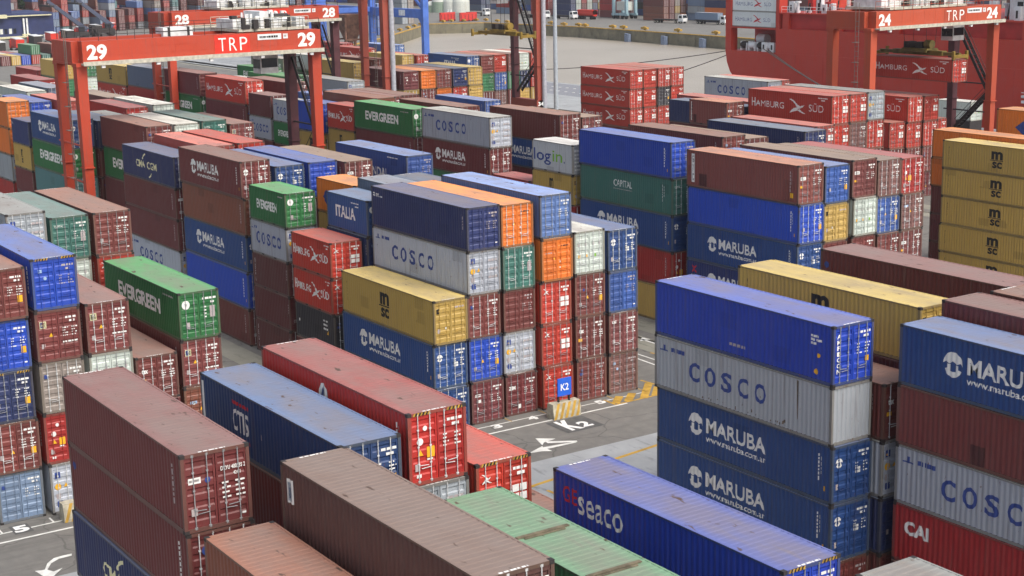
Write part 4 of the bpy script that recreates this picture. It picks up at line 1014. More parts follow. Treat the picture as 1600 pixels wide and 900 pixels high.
# ------------------------------------------------------------------ ground, water, markings
def ground_mat():
    m, nt, b = nodes('worn_asphalt'); v = coords(nt, (1,1,1), False)
    f = ramp(nt, noise(nt, v, .06, 6, .6), .35, .70); c = mix(nt, f, lin((100,99,96)), lin((120,119,115)))
    g = ramp(nt, noise(nt, v, 1.1, 5, .65), .4, .75); c = mix(nt, .35, c, mix(nt, g, lin((106,103,97)), lin((144,140,131))))
    s = ramp(nt, noise(nt, coords(nt, (.35, .9, 1), False), .22, 5, .7), .60, .72); c = mix(nt, s, c, lin((98,95,91)))
    o = ramp(nt, noise(nt, v, .45, 3, .5), .70, .76); c = mix(nt, o, c, lin((78,75,71)))
    tr = ramp(nt, noise(nt, coords(nt, (1.1, .02, 1), False), .9, 4, .6), .52, .70); tm = nt.nodes.new('ShaderNodeMath'); tm.operation = 'MULTIPLY'; nt.links.new(tr, tm.inputs[0]); tm.inputs[1].default_value = .45; c = mix(nt, tm.outputs[0], c, lin((76,74,71)))
    vo = nt.nodes.new('ShaderNodeTexVoronoi'); vo.feature = 'DISTANCE_TO_EDGE'; vo.inputs['Scale'].default_value = .16; wv = nt.nodes.new('ShaderNodeVectorMath'); nz = nt.nodes.new('ShaderNodeTexNoise'); nz.inputs['Scale'].default_value = .8; nt.links.new(v, nz.inputs['Vector']); nt.links.new(v, wv.inputs[0]); nt.links.new(nz.outputs['Color'], wv.inputs[1]); nt.links.new(wv.outputs[0], vo.inputs['Vector'])
    c = mix(nt, ramp(nt, vo.outputs['Distance'], .004, .012, (.5,.5,.5,1), (0,0,0,1)), c, lin((70,68,66)))
    nt.links.new(c, b.inputs['Base Color']); b.inputs['Roughness'].default_value = .8; return m
def conc_mat(name, a, d):
    m, nt, b = nodes(name); v = coords(nt, (1,1,1), False)
    f = ramp(nt, noise(nt, v, .25, 6, .65), .35, .70); c = mix(nt, f, lin(a), lin(d))
    s = ramp(nt, noise(nt, coords(nt, (.3, 1.5, .12), False), .8, 5, .7), .56, .75); c = mix(nt, s, c, lin(tuple(x*.62 for x in a)))
    nt.links.new(c, b.inputs['Base Color']); b.inputs['Roughness'].default_value = .8; return m
ASPH = ground_mat(); CONC = conc_mat('pale_concrete', (142,145,146), (164,167,168)); CONC2 = conc_mat('quay_wall_concrete', (98,94,78), (130,125,104)); STRIP = conc_mat('lane_concrete', (124,123,112), (146,144,132))
LWHITE = plain('road_line_white', (216,216,210), .7, var=.10, scale=2); LYEL = plain('road_line_yellow', (184,146,58), .7, var=.2, scale=1.5)
BAS = [(-318,149), (900,149), (900,262), (-250,272), (-372,281), (-424,276), (-435,258), (-371,203)]
import bmesh
bm = bmesh.new()
def loop(pts):
    vs = [bm.verts.new((x, y, 0)) for x, y in pts]; return [bm.edges.new((vs[i], vs[(i+1) % len(vs)])) for i in range(len(vs))]
es = loop([(-1500,-400), (1000,-400), (1000,1200), (-1500,1200)]) + loop(BAS)
bmesh.ops.triangle_fill(bm, use_beauty=True, use_dissolve=False, edges=es)
bmesh.ops.recalc_face_normals(bm, faces=bm.faces)
me = bpy.data.meshes.new('ground'); bm.to_mesh(me); bm.free()
for p in me.polygons:
    if p.normal.z < 0: me.flip_normals(); break
me.materials.append(ASPH); g = bpy.data.objects.new('ground', me); COL.objects.link(g); tag(g, kind='structure')
def water_mat():
    m, nt, b = nodes('harbour_water'); v = coords(nt, (1,1,1), False)
    f = ramp(nt, noise(nt, v, .02, 5, .6), .3, .7); nt.links.new(mix(nt, f, lin((148,140,127)), lin((168,160,147))), b.inputs['Base Color'])
    b.inputs['Roughness'].default_value = .30; b.inputs['IOR'].default_value = 1.33
    bp = nt.nodes.new('ShaderNodeBump'); bp.inputs['Strength'].default_value = .8; bp.inputs['Distance'].default_value = .25
    nt.links.new(noise(nt, coords(nt, (1, 1.6, 1), False), .9, 4, .6), bp.inputs['Height']); nt.links.new(bp.outputs[0], b.inputs['Normal']); return m
b = MB(); b.face([(-460,140,-3.6), (910,140,-3.6), (910,300,-3.6), (-460,300,-3.6)]); o = b.build('water', [water_mat()]); tag(o, kind='structure')
def wall(p, q, name, label, cap=True):
    t = empty(name, (p[0], p[1], 0)); tag(t, label, 'quay wall'); d = Vector((q[0]-p[0], q[1]-p[1], 0)); n = Vector((-d.y, d.x, 0)).normalized()  # n points into the basin
    b = MB(); off = -n*.8
    b.prism([(0,0,-6), tuple(d+Vector((0,0,-6))), tuple(d+Vector((0,0,-.02))), (0,0,-.02)], tuple(off)); b.build('wall_face', [CONC2], t)
    if cap:
        b = MB(); k = n*.06; z = .28
        b.prism([tuple(k), tuple(d+k), tuple(d+k+Vector((0,0,z))), tuple(k+Vector((0,0,z)))], tuple(-n*.75)); b.build('kerb', [LYEL], t)
    return t, d, n
walls = []
for i, lab in ((0, 'near quay wall below the container yard'), (3, 'long far quay wall across the water'), (4, 'far quay wall at the basin corner'), (5, 'short corner wall of the basin'), (6, 'angled end wall of the basin'), (7, 'end wall of the basin meeting the near quay')):
    p, q = BAS[i], BAS[(i+1) % len(BAS)]
    if i in (0,): walls.append(wall(p, q, 'quay_wall', lab, False))
    else: walls.append(wall(p, q, 'quay_wall', lab))
# fenders on the far wall and yellow mooring posts along its edge
for u, v in ((983, 60), (1040, 64), (1100, 68)):
    P = at_y(u, v, 273.5); P = at_y(u, v, 281-(P.x+372)*9/122.); b = MB(); b.box(-1.2, -1.0, -2.2, 1.2, -.1, 1.5); b.box(-1.0, -1.25, -1.9, 1.0, -1.0, 1.2); b.cyl((-.8,-1.1,1.5), (.8,-1.1,1.5), .25, 8)
    o = b.build('dock_fender', [plain('blue_grey_fender', (120,134,158), .6)], None, (P.x, P.y, P.z)); tag(o, 'blue grey fender on the far quay wall', 'fender', 'fenders on the far quay wall')
def bollard(x, y, sc=1.0):
    b = MB(); b.cyl((0,0,0), (0,0,.5*sc), .35*sc, 10); b.box(-1.4*sc, -.4*sc, .3*sc, 1.4*sc, .4*sc, .9*sc); b.cyl((0,0,.9*sc), (0,0,1.1*sc), .5*sc, 10)
    o = b.build('bollard', [LYEL], None, (x, y, 0)); tag(o, 'yellow mooring bollard on the far quay edge', 'bollard', 'bollards on the far quay edge')
for u, v in ((953, 45), (970, 46), (1003, 48), (1055, 51), (1114, 55), (857, 39), (877, 41), (910, 43), (900, 42)):
    P = at_z(u, v-.5, 0); bollard(P.x, P.y+1.2, 1.15)
for u, v in ((690, 35.5), (703, 34.5), (722, 34), (742, 33), (757, 33), (775, 34.5), (790, 36), (610, 53), (622, 49), (635, 45.5), (645, 42.5), (655, 40), (595, 59)):
    P = at_z(u, v, 0); bollard(P.x-.5, P.y+1., .95)

# painted marks on the ground
mk = MB(); MZ = .008
def gp(u, v, z=MZ): P = at_z(u, v, z); return (P.x, P.y, z)
def strip(x0, y0, x1, y1, m, z=MZ): mk.face([(x0,y0,z), (x1,y0,z), (x1,y1,z), (x0,y1,z)], m)
strip(1.85, -60, 2.02, -1.5, 0); strip(1.85, -1.4, 2.02, 13.6, 0); strip(.55, -32, .68, -14, 0); strip(.55, -.5, .66, 16.4, 0)
for k in range(7):
    strip(-1.2, -.28+2.75*k, .66, -.2+2.75*k, 1, MZ+.004); strip(-.2, -29.9+2.75*k, .6, -29.8+2.75*k, 0, MZ+.004)
ar = lambda pts, m=0, z=MZ: mk.face([gp(u, v, z) for u, v in pts], m)
# twin headed arrow
ar([(836.5,684.8),(868,685.3),(860,688.2),(850,691),(847.5,695.7)]); ar([(852,689.5),(901.5,688.4),(902,690.2),(856,692.6)], 0, MZ+.004)
ar([(825.7,708.4),(847,697),(850,699.3),(863,704.6),(847,705)], 0, MZ+.008); ar([(848,699),(898,690),(901,691.2),(853,701.8)], 0, MZ+.012)
# curved arrow at lower left
ar([(112,868),(92,873),(80,880),(74,890),(80,900),(76,903),(72,898),(55,893),(70,890),(74,880),(84,872),(98,868),(112,865)])
ar([(55,892),(74,890),(84,893),(98,887),(86,898),(80,905),(70,902)], 0, MZ+.004)
# yellow hatch beyond the sign
def seg(a, b, w, m=1, z=MZ):
    a, b = Vector(gp(*a, z)), Vector(gp(*b, z)); d = (b-a).normalized(); n = Vector((-d.y, d.x, 0))*w/2
    mk.face([tuple(a+n), tuple(a-n), tuple(b-n), tuple(b+n)], m)
seg((944,625),(962,632),.18); seg((962,632),(1040,614),.18); seg((1001,594),(1040,605),.18)
for a, b in (((962,630),(968,619)), ((981,627),(988,614)), ((1006,622),(1014,598)), ((1024,618),(1028,604)), ((1040,612),(1044,606))): seg(a, b, .55, 1, MZ+.004)
seg((990,551),(1060,574),.14, 0); seg((990,558),(1060,583),.16, 0); seg((1003,530),(1050,545),.22, 0); ar([(1000,533),(1003,527),(1016,530)])
seg((1016,551),(1040,556),.18)
# yellow lane lines
seg((1110,668),(760,783),.28); seg((815,765),(832,759),.4, 1, MZ+.004); seg((855,766),(880,776),.22)
for f in range(14):
    y = 24-f*0; 
o = mk.build('road_markings', [LWHITE, LYEL]); tag(o, kind='structure')
b = MB(); A0, A1 = at_z(824, 721, 0), at_z(1027, 679, 0)
xs = (A0.x+A1.x)/2
b.face([(xs, -400, .004), (xs+12, -400, .004), (xs+12, 130, .004), (xs, 130, .004)]); o = b.build('concrete_lane', [CONC]); tag(o, kind='structure')
b = MB()
for r in range(5):
    y0 = 29.5*r
    for y in (y0-2.9, y0+23.0):
        for x0, x1 in ((-400, -.5), (22, 120)): b.face([(x0,y,.004), (x1,y,.004), (x1,y+2.2,.004), (x0,y+2.2,.004)])
    for x0, x1 in ((-400, -.5), (22, 120)): b.face([(x0,y0-4.6,.004), (x1,y0-4.6,.004), (x1,y0-4.1,.004), (x0,y0-4.1,.004)])
o = b.build('wheel_lane', [STRIP]); tag(o, kind='structure')
b = MB(); b.face([(-400,113,.004), (500,113,.004), (500,148.9,.004), (-400,148.9,.004)]); o = b.build('quay_apron', [CONC]); tag(o, kind='structure')
b = MB(); b.face([(-400,133,.008), (500,133,.008), (500,147.5,.008), (-400,147.5,.008)]); o = b.build('crane_rail_lane', [plain('dark_lane_asphalt', (128,130,136), .8)]); tag(o, kind='structure')
b = MB()
for k in range(90):
    x = -300+k*2.6
    for y in (137.5, 142.5): b.cyl((x+(1.3 if y > 140 else 0), y, .008), (x+(1.3 if y > 140 else 0), y, .05), .32, 8)
o = b.build('lane_studs', [LWHITE]); tag(o, kind='structure')
# digits painted at the head of each column
def ground_text(s, u, v, w, h, patch=None):
    P = at_z(u, v, .02); F = Flat(); F.text(s, -w/2, -h/2, w, h, 'w', .045)
    me = F.mesh('painted_number', lambda a, b_: (P.x-b_, P.y+a, .02)); o = bpy.data.objects.new('painted_number', me); COL.objects.link(o); tag(o, kind='structure')
    if patch:
        b = MB(); b.face([(P.x-h*.68, P.y-w*.62, .016), (P.x+h*.68, P.y-w*.62, .016), (P.x+h*.68, P.y+w*.62, .016), (P.x-h*.68, P.y+w*.62, .016)]); o = b.build('number_patch', [plain('fresh_dark_asphalt', (86,86,85), .8)]); tag(o, kind='structure')
ground_text('K', 889, 664, 1.0, 2.1); ground_text('2', 913, 662, .8, 1.1)
P = at_z(897, 663, .016); b = MB(); b.face([(P.x-1.25, P.y-1.35, .016), (P.x+1.25, P.y-1.35, .016), (P.x+1.25, P.y+1.5, .016), (P.x-1.25, P.y+1.5, .016)]); o = b.build('number_patch', [plain('fresh_dark_asphalt', (86,86,85), .8)]); tag(o, kind='structure'); ground_text('5', 33, 826, .8, 1.0, True)
ground_text('4', 832, 653, .7, .75); ground_text('3', 776, 666, .7, .75); ground_text('5', 938, 628, .7, .75)

# K2 sign on a striped block
def striped_block(name, x, y, ln, sign, label, cat):
    t = empty(name, (x, y, 0)); tag(t, label, cat)
    b = MB(); prof = [(-.42, 0), (.42, 0), (.42, .25), (.30, 1.0), (-.30, 1.0), (-.42, .25)]
    b.prism([(px, -ln/2, pz) for px, pz in prof], (0, ln, 0)); bl = b.build('concrete_block', [plain('block_grey_white', (176,170,150), .8, var=.2)], t)
    b = MB(); n = 5; st = ln/n
    for k in range(n):
        for (xa, za, xb, zb) in ((.426, 0, .426, .25), (.426, .25, .306, 1.004)):
            f0, f1 = za/.95*.35, zb/.95*.35; y0 = -ln/2+k*st
            q = [(xa, min(y0+f0, ln/2), za), (xa, min(y0+f0+st*.5, ln/2), za), (xb, min(y0+f1+st*.5, ln/2), zb), (xb, min(y0+f1, ln/2), zb)]; b.face(q, 0)
    b.build('stripe', [LYEL], bl)
    if sign:
        for yy in (-.42, .42): b = MB(); b.box(-.06, yy-.05, .9, .06, yy+.05, 2.3); b.build('post', [DARK], t)
        b = MB(); b.box(.062, -.54, 1.40, .11, .54, 2.58); p = b.build('sign_panel', [plain('sign_blue', (36,96,206), .4, var=.04)], t)
        F = Flat(); F.text(sign, -.30, 1.76, .62, .46, 'w', .015); face_x('lettering', F, p, .115)
    return t
P = at_z(884, 651, 0); striped_block('bay_sign', P.x-.2, P.y, 2.15, 'K2', 'blue K2 sign on a yellow striped concrete block', 'sign')
P = at_z(106, 812, 0); striped_block('traffic_block', P.x, P.y+.6, 1.8, None, 'yellow striped concrete block half hidden at lower left', 'traffic block')
# ------------------------------------------------------------------ red ship at the quay
HULL = paint('ship_hull', (178,48,30), wear=.5); HULLD = plain('ship_inner_red', (168,34,30), .5, var=.12, scale=.5); SHIPW = plain('ship_white_paint', (216,220,222), .45, var=.06)
def ship():
    YS, YE = 155., 187.; t = empty('cargo_ship', (0, YS, -3.6)); tag(t, 'huge red cargo ship moored at the quay', 'ship'); Z = 3.6
    b = MB(); pr = [(-149.2,8.8),(-148.8,6.6),(-147.9,4.8),(-146,3.0),(-142,1.0),(-137,-3.6),(170,-3.6),(170,8.8)]
    b.prism([(x, 0, z+Z) for x, z in pr], (0, YE-YS, 0)); b.box(-135.3, 0, 8.81+Z, 170, YE-YS, 13.3+Z); b.box(-147.6, 0, 13.05+Z, -135.31, YE-YS, 13.3+Z)
    b.box(-149.2, 0, 8.81+Z, -147.6, 1.6, 24+Z); b.box(-149.2, 24, 8.81+Z, -147.6, YE-YS, 24+Z)
    b.box(-135.3, 0, 13.31+Z, -134.4, 2.0, 24+Z)
    for k in range(9):
        x = -133.5+k*13.4; b.box(x, 0, 13.31+Z, x+1.6, 1.2, 16+Z)
    b.box(-134.3, 0, 16.0+Z, 170, YE-YS, 16.25+Z); b.build('hull', [HULL], t)
    b = MB(); b.box(-134.3, .55, 13.31+Z, 170, 2.0, 15.99+Z); b.box(-147.5, 6, 8.83+Z, -135.4, 6.3, 13.0+Z); b.build('inner_bulkhead', [HULLD], t)
    b = MB()
    for k in range(18): x = -130+k*7.; b.box(x, -.03, 1+Z, x+.06, -.001, 8.6+Z)
    b.build('hull_seam', [plain('hull_seam_red', (170,44,34), .5)], t)
    for k, x in enumerate((-145.6, -143.4, -141.0, -138.6)):
        b = MB(); b.cyl((x, 1.2, 9.9+Z), (x+1.5, 1.2, 9.9+Z), .65, 12, k % 2); b.box(x-.1, .7, 8.85+Z, x+.1, 1.8, 10.6+Z, 1); b.box(x+1.45, .7, 8.85+Z, x+1.65, 1.8, 10.3+Z, 1); b.build('winch', [DARK, SHIPW], t)
    for x in (-139.4, -137.2): b = MB(); b.box(x, .3, 8.85+Z, x+1.1, 1.0, 10.6+Z, 0); b.box(x+.35, .25, 9.3+Z, x+.75, .3, 10.2+Z, 1); b.build('mooring_fairlead', [SHIPW, DARK], t)
    b = MB(); b.box(-138.2, 3, 10.6+Z, -136.5, 5, 12.9+Z); b.cyl((-143.2, 3.2, 11+Z), (-141, 3.2, 11+Z), .9, 14); b.build('deck_locker', [SHIPW], t)
    rr = random.Random(9)
    for k in range(64):
        x = -133+k*.84+rr.uniform(-.3, .3); y = rr.uniform(.6, 6); h = rr.uniform(1.0, 3.0); b = MB()
        if k % 3 == 0: b.cyl((x, y, 16.25+Z), (x, y, 16.25+h+Z), .28, 8, 0); b.cyl((x, y, 16.25+h+Z), (x, y, 16.25+h+.35+Z), .6, 10, 0)
        elif k % 3 == 1: b.box(x-.6, y, 16.25+Z, x+.6, y+.8, 16.25+h+Z, 0); b.box(x-.3, y-.02, 16.6+Z, x+.1, y-.001, 16.25+h*.7+Z, 1)
        else: b.bar((x, y, 16.25+Z), (x+.5, y, 16.25+h*1.3+Z), .2, .2, 1); b.box(x-.5, y, 16.25+Z, x+.6, y+.5, 16.7+Z, 0)
        b.build('deck_fitting', [SHIPW if k % 4 else HULLD, DARK], t)
    b = MB()
    for z in (16.8, 17.35): b.cyl((-134, .2, z+Z), (-85, .2, z+Z), .035, 4)
    for k in range(34): x = -134+k*1.48; b.cyl((x, .2, 16.25+Z), (x, .2, 17.35+Z), .04, 4)
    b.build('deck_rail', [SHIPW], t)
    b = MB(); b.box(-84.5, 2.5, 16.25+Z, -58, 29, 44+Z); b.box(-86, 1.2, 24+Z, -58, 30, 24.4+Z); b.box(-86, 1.2, 28+Z, -58, 30, 28.4+Z); b.box(-85.2, 1.6, 20+Z, -58, 30, 20.35+Z); a = b.build('accommodation_block', [SHIPW], t)
    for z in (18, 22, 26, 30):
        for k in range(8): x = -83+k*3; b = MB(); b.box(x, 2.46, z+Z, x+1.1, 2.52, z+1.1+Z); b.build('porthole_window', [GLASS], a)
    for k in range(2):
        p = at_y(1598, 150+8*k, YS-1.0); b = MB(); b.box(p.x, -1.4, p.z-.3+Z, p.x+8, -.9, p.z+.1+Z); b.box(p.x, -1.4, p.z+.5+Z, p.x+8, -1.3, p.z+.6+Z); b.build('gangway', [SHIPW], t)
    return t
ship()
for k in range(2): container(-135.5, 155.3, 13.32+2.9*k, 2.9, 'hswhite', L40, ('white refrigerated container with red bird logo, %s of the pair on the ship' % ('lower' if k == 0 else 'upper')), 'containers on the ship', 1)
def rope(p, q, sag, label, r=.09):
    p, q = Vector(p), Vector(q); b = MB(); n = 14; pts = [p.lerp(q, i/n) - Vector((0,0,sag*4*(i/n)*(1-i/n))) for i in range(n+1)]
    for a, c in zip(pts, pts[1:]): b.cyl(a-p, c-p, r, 5)
    o = b.build('mooring_rope', [plain('mooring_rope_grey', (96,92,88), .8)], None, p); tag(o, label, 'rope', 'mooring ropes of the red ship')
rope((-138.6, 154.8, 9.6), (-108, 149.3, 1.2), .5, 'upper mooring rope slanting down the red hull')
rope((-137.0, 154.8, 9.3), (-106, 149.3, 1.0), .8, 'lower mooring rope slanting down the red hull')
rope((-148.5, 160, 9), (-232, 150, .8), 1.5, 'long mooring rope across the water from the stern')
rope((-148.9, 156, 8), (-172, 149.3, .8), .4, 'short mooring rope from stern to the near quay')

# ------------------------------------------------------------------ trucks
def truck(x, y, rz, load=None, lab='', cab=MWHITE):
    t = empty('terminal_truck', (x, y, 0), rz); tag(t, lab, 'truck', 'trucks on the quays')
    b = MB(); b.box(-12.5, -.45, .95, 1.2, .45, 1.25); b.box(-12.5, -1.2, 1.25, -1.2, 1.2, 1.42); b.build('chassis', [DARK], t)
    b = MB(); b.prism([(.2,-1.2,.7), (2.6,-1.2,.7), (2.6,-1.2,1.9), (2.2,-1.2,3.1), (.2,-1.2,3.1)], (0, 2.4, 0)); c = b.build('cab', [cab], t)
    b = MB(); b.prism([(2.62,-1.05,1.95), (2.63,1.05,1.95), (2.28,1.0,2.95), (2.27,-1.0,2.95)], (.02, 0, 0)); b.box(.7, -1.215, 1.9, 2.05, 1.215, 2.75); b.build('cab_window', [GLASS], c)
    for wx in (1.5, -1.0, -9.6, -11.0):
        for s in (-1, 1): b = MB(); b.cyl((wx, s*.85, .5), (wx, s*1.2, .5), .5, 12, 0); b.cyl((wx, s*1.2, .5), (wx, s*1.22, .5), .25, 8, 1); b.build('wheel', [RUBBER, GALV], t)
    return t
def tp(u, v): P = at_z(u, v, 0); return P.x, P.y
x, y = tp(850, 29); truck(x, y, R_(0), None, 'white cabbed truck with empty bed, leftmost on the far quay')
x, y = tp(893, 30); truck(x, y, R_(0), None, 'white cabbed truck beside red tank on the far quay')
x, y = tp(1062, 36.5); truck(x, y, R_(8), None, 'white cabbed truck with flat bed before brown stacks')
x, y = tp(1128, 38.5); truck(x, y, R_(4), None, 'truck carrying a grey container on the far quay'); container(x-.9, y-1.2, 1.43, 2.6, 'stl', L40, 'grey blue container riding on a far quay truck', 'containers on the far quay', 2)
x, y = tp(757, 25); truck(x, y, R_(0), None, 'white cabbed truck behind the tall red crane leg')
for k, nm in enumerate(('first', 'second', 'third', 'fourth', 'fifth', 'sixth', 'seventh', 'eighth')):
    A_, B2 = at_z(-6, 84, 0), at_z(165, 51, 0); f = k/7; x, y = A_.x+(B2.x-A_.x)*f, A_.y+(B2.y-A_.y)*f; rz = math.atan2(B2.y-A_.y, B2.x-A_.x)+.5
    t = truck(x, y, rz, None, '%s truck from left in the red and white queue at far left' % nm, CPLATE if k % 3 else MWHITE)
    b = MB(); b.box(-12.3, -1.22, 1.43, -1.6, 1.22, 3.9, 0); b.box(-12.4, -1.26, 3.9, -1.5, 1.26, 4.05, 1); b.build('trailer_body', [CPLATE if k % 2 else DARK, MWHITE], t)
x, y = tp(930, 30.5); t = empty('road_tanker', (x, y, 0)); tag(t, 'red tank trailer on the far quay', 'trailer')
b = MB(); b.cyl((-10, 0, 2.4), (0, 0, 2.4), 1.25, 16); b.box(-10, -1.2, 1.9, 0, 1.2, 3.6); b.build('tank', [CPLATE], t)
b = MB(); b.box(-10.2, -.5, .9, .5, .5, 1.2); b.build('chassis', [DARK], t)
for wx in (-1.5, -8, -9.4): b = MB(); b.cyl((wx, -1.2, .5), (wx, 1.2, .5), .5, 12); b.build('wheel', [RUBBER], t)
# trucks with white boxes beneath crane 24
for (u, v), lab in (((1516, 176), 'white container behind the dark crane leg'),):
    P = at_y(u, v, 121.); container(P.x, 121., max(0., P.z-1.2), 2.6, 'wht', L20, lab, 'containers on the near quay', 1)
    if P.z-1.2 > .3:
        b = MB(); b.box(-L20, 0, 0, 0, CW, P.z-1.21); o = b.build('trailer_bed', [DARK], None, (P.x, 121., 0)); tag(o, 'dark trailer bed under '+lab, 'trailer')

# ------------------------------------------------------------------ far quay: stacked containers
FQ = 'containers on the far quay'; WORD = ['at ground', 'second level', 'third level', 'fourth level', 'fifth level']
def farcol(x, y, z0, stys, where, L=L40):
    for i, s in enumerate(stys.split()):
        container(x, y, z0+2.62*i, 2.62, s, L, '%s, %s, %s' % (STY[s][4], WORD[i], where), FQ, 2)
def fargroup(u, v, cols, where, step=2.75):
    P = at_z(u, v, 0)
    for k, c in enumerate(cols): farcol(P.x, P.y+k*step, 0, c, '%s column %s' % (where, ('one', 'two', 'three', 'four', 'five', 'six', 'seven')[k]))
fargroup(856, 25, ['red hsplain red red', 'brn red brn mar'], 'stack behind leftmost truck')
fargroup(892, 27, ['nvy nvy nvy nvy', 'blu wht wht nvy', 'brn brn red brn', 'nvy wht wht slt', 'blm slt brn mar', 'brn yel wht red'], 'row behind red tank')
fargroup(966, 28, ['brn red red mar', 'brn red brn red'], 'stack left of blue handler')
fargroup(1037, 33, ['rst rst brn rst', 'brn brn brn brn', 'bei yel bei nvy', 'ora rst brn red'], 'brown row on the far quay')
fargroup(1108, 33, ['stl gry stl stl', 'gry stl gry stl', 'stl gry stl gry'], 'grey row on the far quay')
fargroup(1136, 36, ['nvy ora nvy brn', 'brn mar brn nvy'], 'row beside the red stern')
fargroup(800, 22, ['stl red gry stl', 'brn slt stl brn'], 'stack between crane posts')
fargroup(752, 17, ['slt nvy slt', 'nvy slt brn'], 'slate row behind red barriers')
for v0, kk in ((52, 0),):
    Y0_ = at_x(84, 48, -500).y
    rr = random.Random(21); pal = ['rst', 'brn', 'red', 'blm', 'bei', 'gry', 'sky', 'mar', 'hsplain', 'brn', 'rst', 'stl', 'teal', 'brn']
    names = ['first', 'second', 'third', 'fourth', 'fifth', 'sixth', 'seventh', 'eighth', 'ninth', 'tenth', 'eleventh', 'twelfth', 'thirteenth', 'fourteenth', 'fifteenth', 'sixteenth', 'seventeenth', 'eighteenth', 'nineteenth', 'twentieth']
    for c in range(20):
        cl = ' '.join(rr.choice(pal) for _ in range(rr.choice((3, 4, 4, 5)))); farcol(-500+rr.uniform(-.3, .3) - 9*rr.randrange(3), Y0_+c*3.6, 0, cl, '%s far column from left' % names[c])
P = at_z(3, 104, 0)
for c, cl in enumerate(('brn', 'yel', 'blu', 'hsplain grn', 'cap', 'mar brn', 'grb')):
    farcol(P.x, P.y+c*2.75, 0, cl, 'far left door row column %s' % ('one', 'two', 'three', 'four', 'five', 'six', 'seven')[c]); farcol(P.x-13, P.y+c*2.75, 0, ('pnk', 'wht', 'red', 'bei', 'slt', 'wht', 'red')[c], 'behind far left door row column %s' % ('one', 'two', 'three', 'four', 'five', 'six', 'seven')[c])
# dense stacks filling the far shore
rr = random.Random(77)
for r_, (yy, xa, xb) in enumerate(((346, -760, -250), (372, -820, -200), (402, -900, -200))):
    x = xa; q = 0
    while x < xb:
        L_ = L40 if rr.random() < .75 else L20; hgt = rr.choice((3, 4, 5, 5, 6))
        for c in range(2):
            for i in range(hgt if c == 0 else 5): container(x, yy+c*2.75, 2.62*i, 2.62, rr.choice(pal+['nvy', 'slt', 'mar', 'brn', 'blu', 'cap']), L_, 'far shore container row %d bay %d column %d level %d' % (r_, q, c, i), FQ, 2)
        x += L_+rr.choice((.5, .5, 3.5)); q += 1
for r_, xx in enumerate((-545, -585)):
    for c in range(54):
        for i in range(rr.choice((2, 3, 4, 5, 5))): container(xx-rr.choice((0, 0, 6)), 100+c*3.2, 2.62*i, 2.62, rr.choice(pal+['nvy', 'slt', 'mar', 'brn', 'bei']), L40, 'far shore container bank %d column %d level %d' % (r_, c, i), FQ, 2)
# blue boxes by the end wall
for c in range(2):
    P = at_z(596, 57, 0); farcol(P.x-6, P.y+2+c*2.75, 0, 'blm sky blm sky' if c == 0 else 'sky blm sky stl', 'blue stack between red legs column %s' % ('one', 'two')[c], L20)
P = at_z(633, 40, 0)
for c in range(2): farcol(P.x-9, P.y+4+c*2.75, 0, 'gry bei gry gry' if c == 0 else 'bei gry bei bei', 'grey stack by blue leg column %s' % ('one', 'two')[c], L20)

# low red barriers, twin posts, tanks
for (u0, u1), lab in (((674, 697), 'long low red barrier left of twin white posts'), ((705, 731), 'long low red barrier right of twin white posts')):
    P, Q = at_z(u0, 34.5, 0), at_z(u1, 33, 0); t = empty('flood_barrier', (P.x, P.y+4, 0)); tag(t, lab, 'barrier', 'red barriers on the far quay'); d = Q.x-P.x; d = math.hypot(Q.x-P.x, Q.y-P.y); a = math.atan2(Q.y-P.y, Q.x-P.x); t.rotation_euler.z = a
    b = MB(); b.box(0, -.4, .25, d, .4, 3.4); b.build('panel', [plain('barrier_red', (196,50,44), .6)], t)
    for k in range(5): b = MB(); x = .4+k*(d-1)/4; b.box(x, -.9, 0, x+.3, .9, .5); b.box(x, -.46, .25, x+.18, -.4, 2.7); b.build('foot', [DARK], t)
for u in (700, 704.5):
    P = at_z(u, 30, 0); b = MB(); b.cyl((0,0,0), (0,0,3.6), .42, 12); b.cyl((0,0,3.6), (0,0,3.75), .55, 12); b.box(-.6, -.6, 0, .6, .6, .3)
    o = b.build('white_post', [MWHITE], None, (P.x, P.y, 0)); tag(o, '%s of two thick white posts between red barriers' % ('left' if u < 702 else 'right'), 'post', 'white posts on the far quay')
TANKG = plain('tank_pale_green', (140,158,140), .5, var=.12); TANKW = plain('tank_white', (204,208,200), .45, var=.1)
for u, r, m, lab in ((675, 2.6, TANKG, 'smallest pale tank, leftmost of four'), (689, 4.0, TANKG, 'green sided tank with white dome'), (706, 3.9, TANKW, 'pale grey domed tank, third from left'), (720, 4.0, TANKW, 'white domed tank, rightmost of four')):
    P = at_z(u, 19, 0); t = empty('storage_tank', (P.x, P.y, 0)); tag(t, lab, 'tank', 'domed tanks on the far quay')
    b = MB(); b.cyl((0,0,0), (0,0,r*1.15), r, 24); b.build('shell', [m], t)
    b = MB()
    for k in range(5): a0, a1 = math.pi/2*k/5, math.pi/2*(k+1)/5; b.cyl((0,0,r*1.15+r*.75*math.sin(a0)), (0,0,r*1.15+r*.75*math.sin(a1)), r*math.cos(a0)+.02, 24, 0, max(.05, r*math.cos(a1)))
    b.build('dome', [TANKW], t)
    b = MB(); 
    for k in range(8): z = .5+k*r*.14; b.box(r-.05, -.25, z, r+.15, .25, z+.08)
    b.build('ladder', [GALV], t)
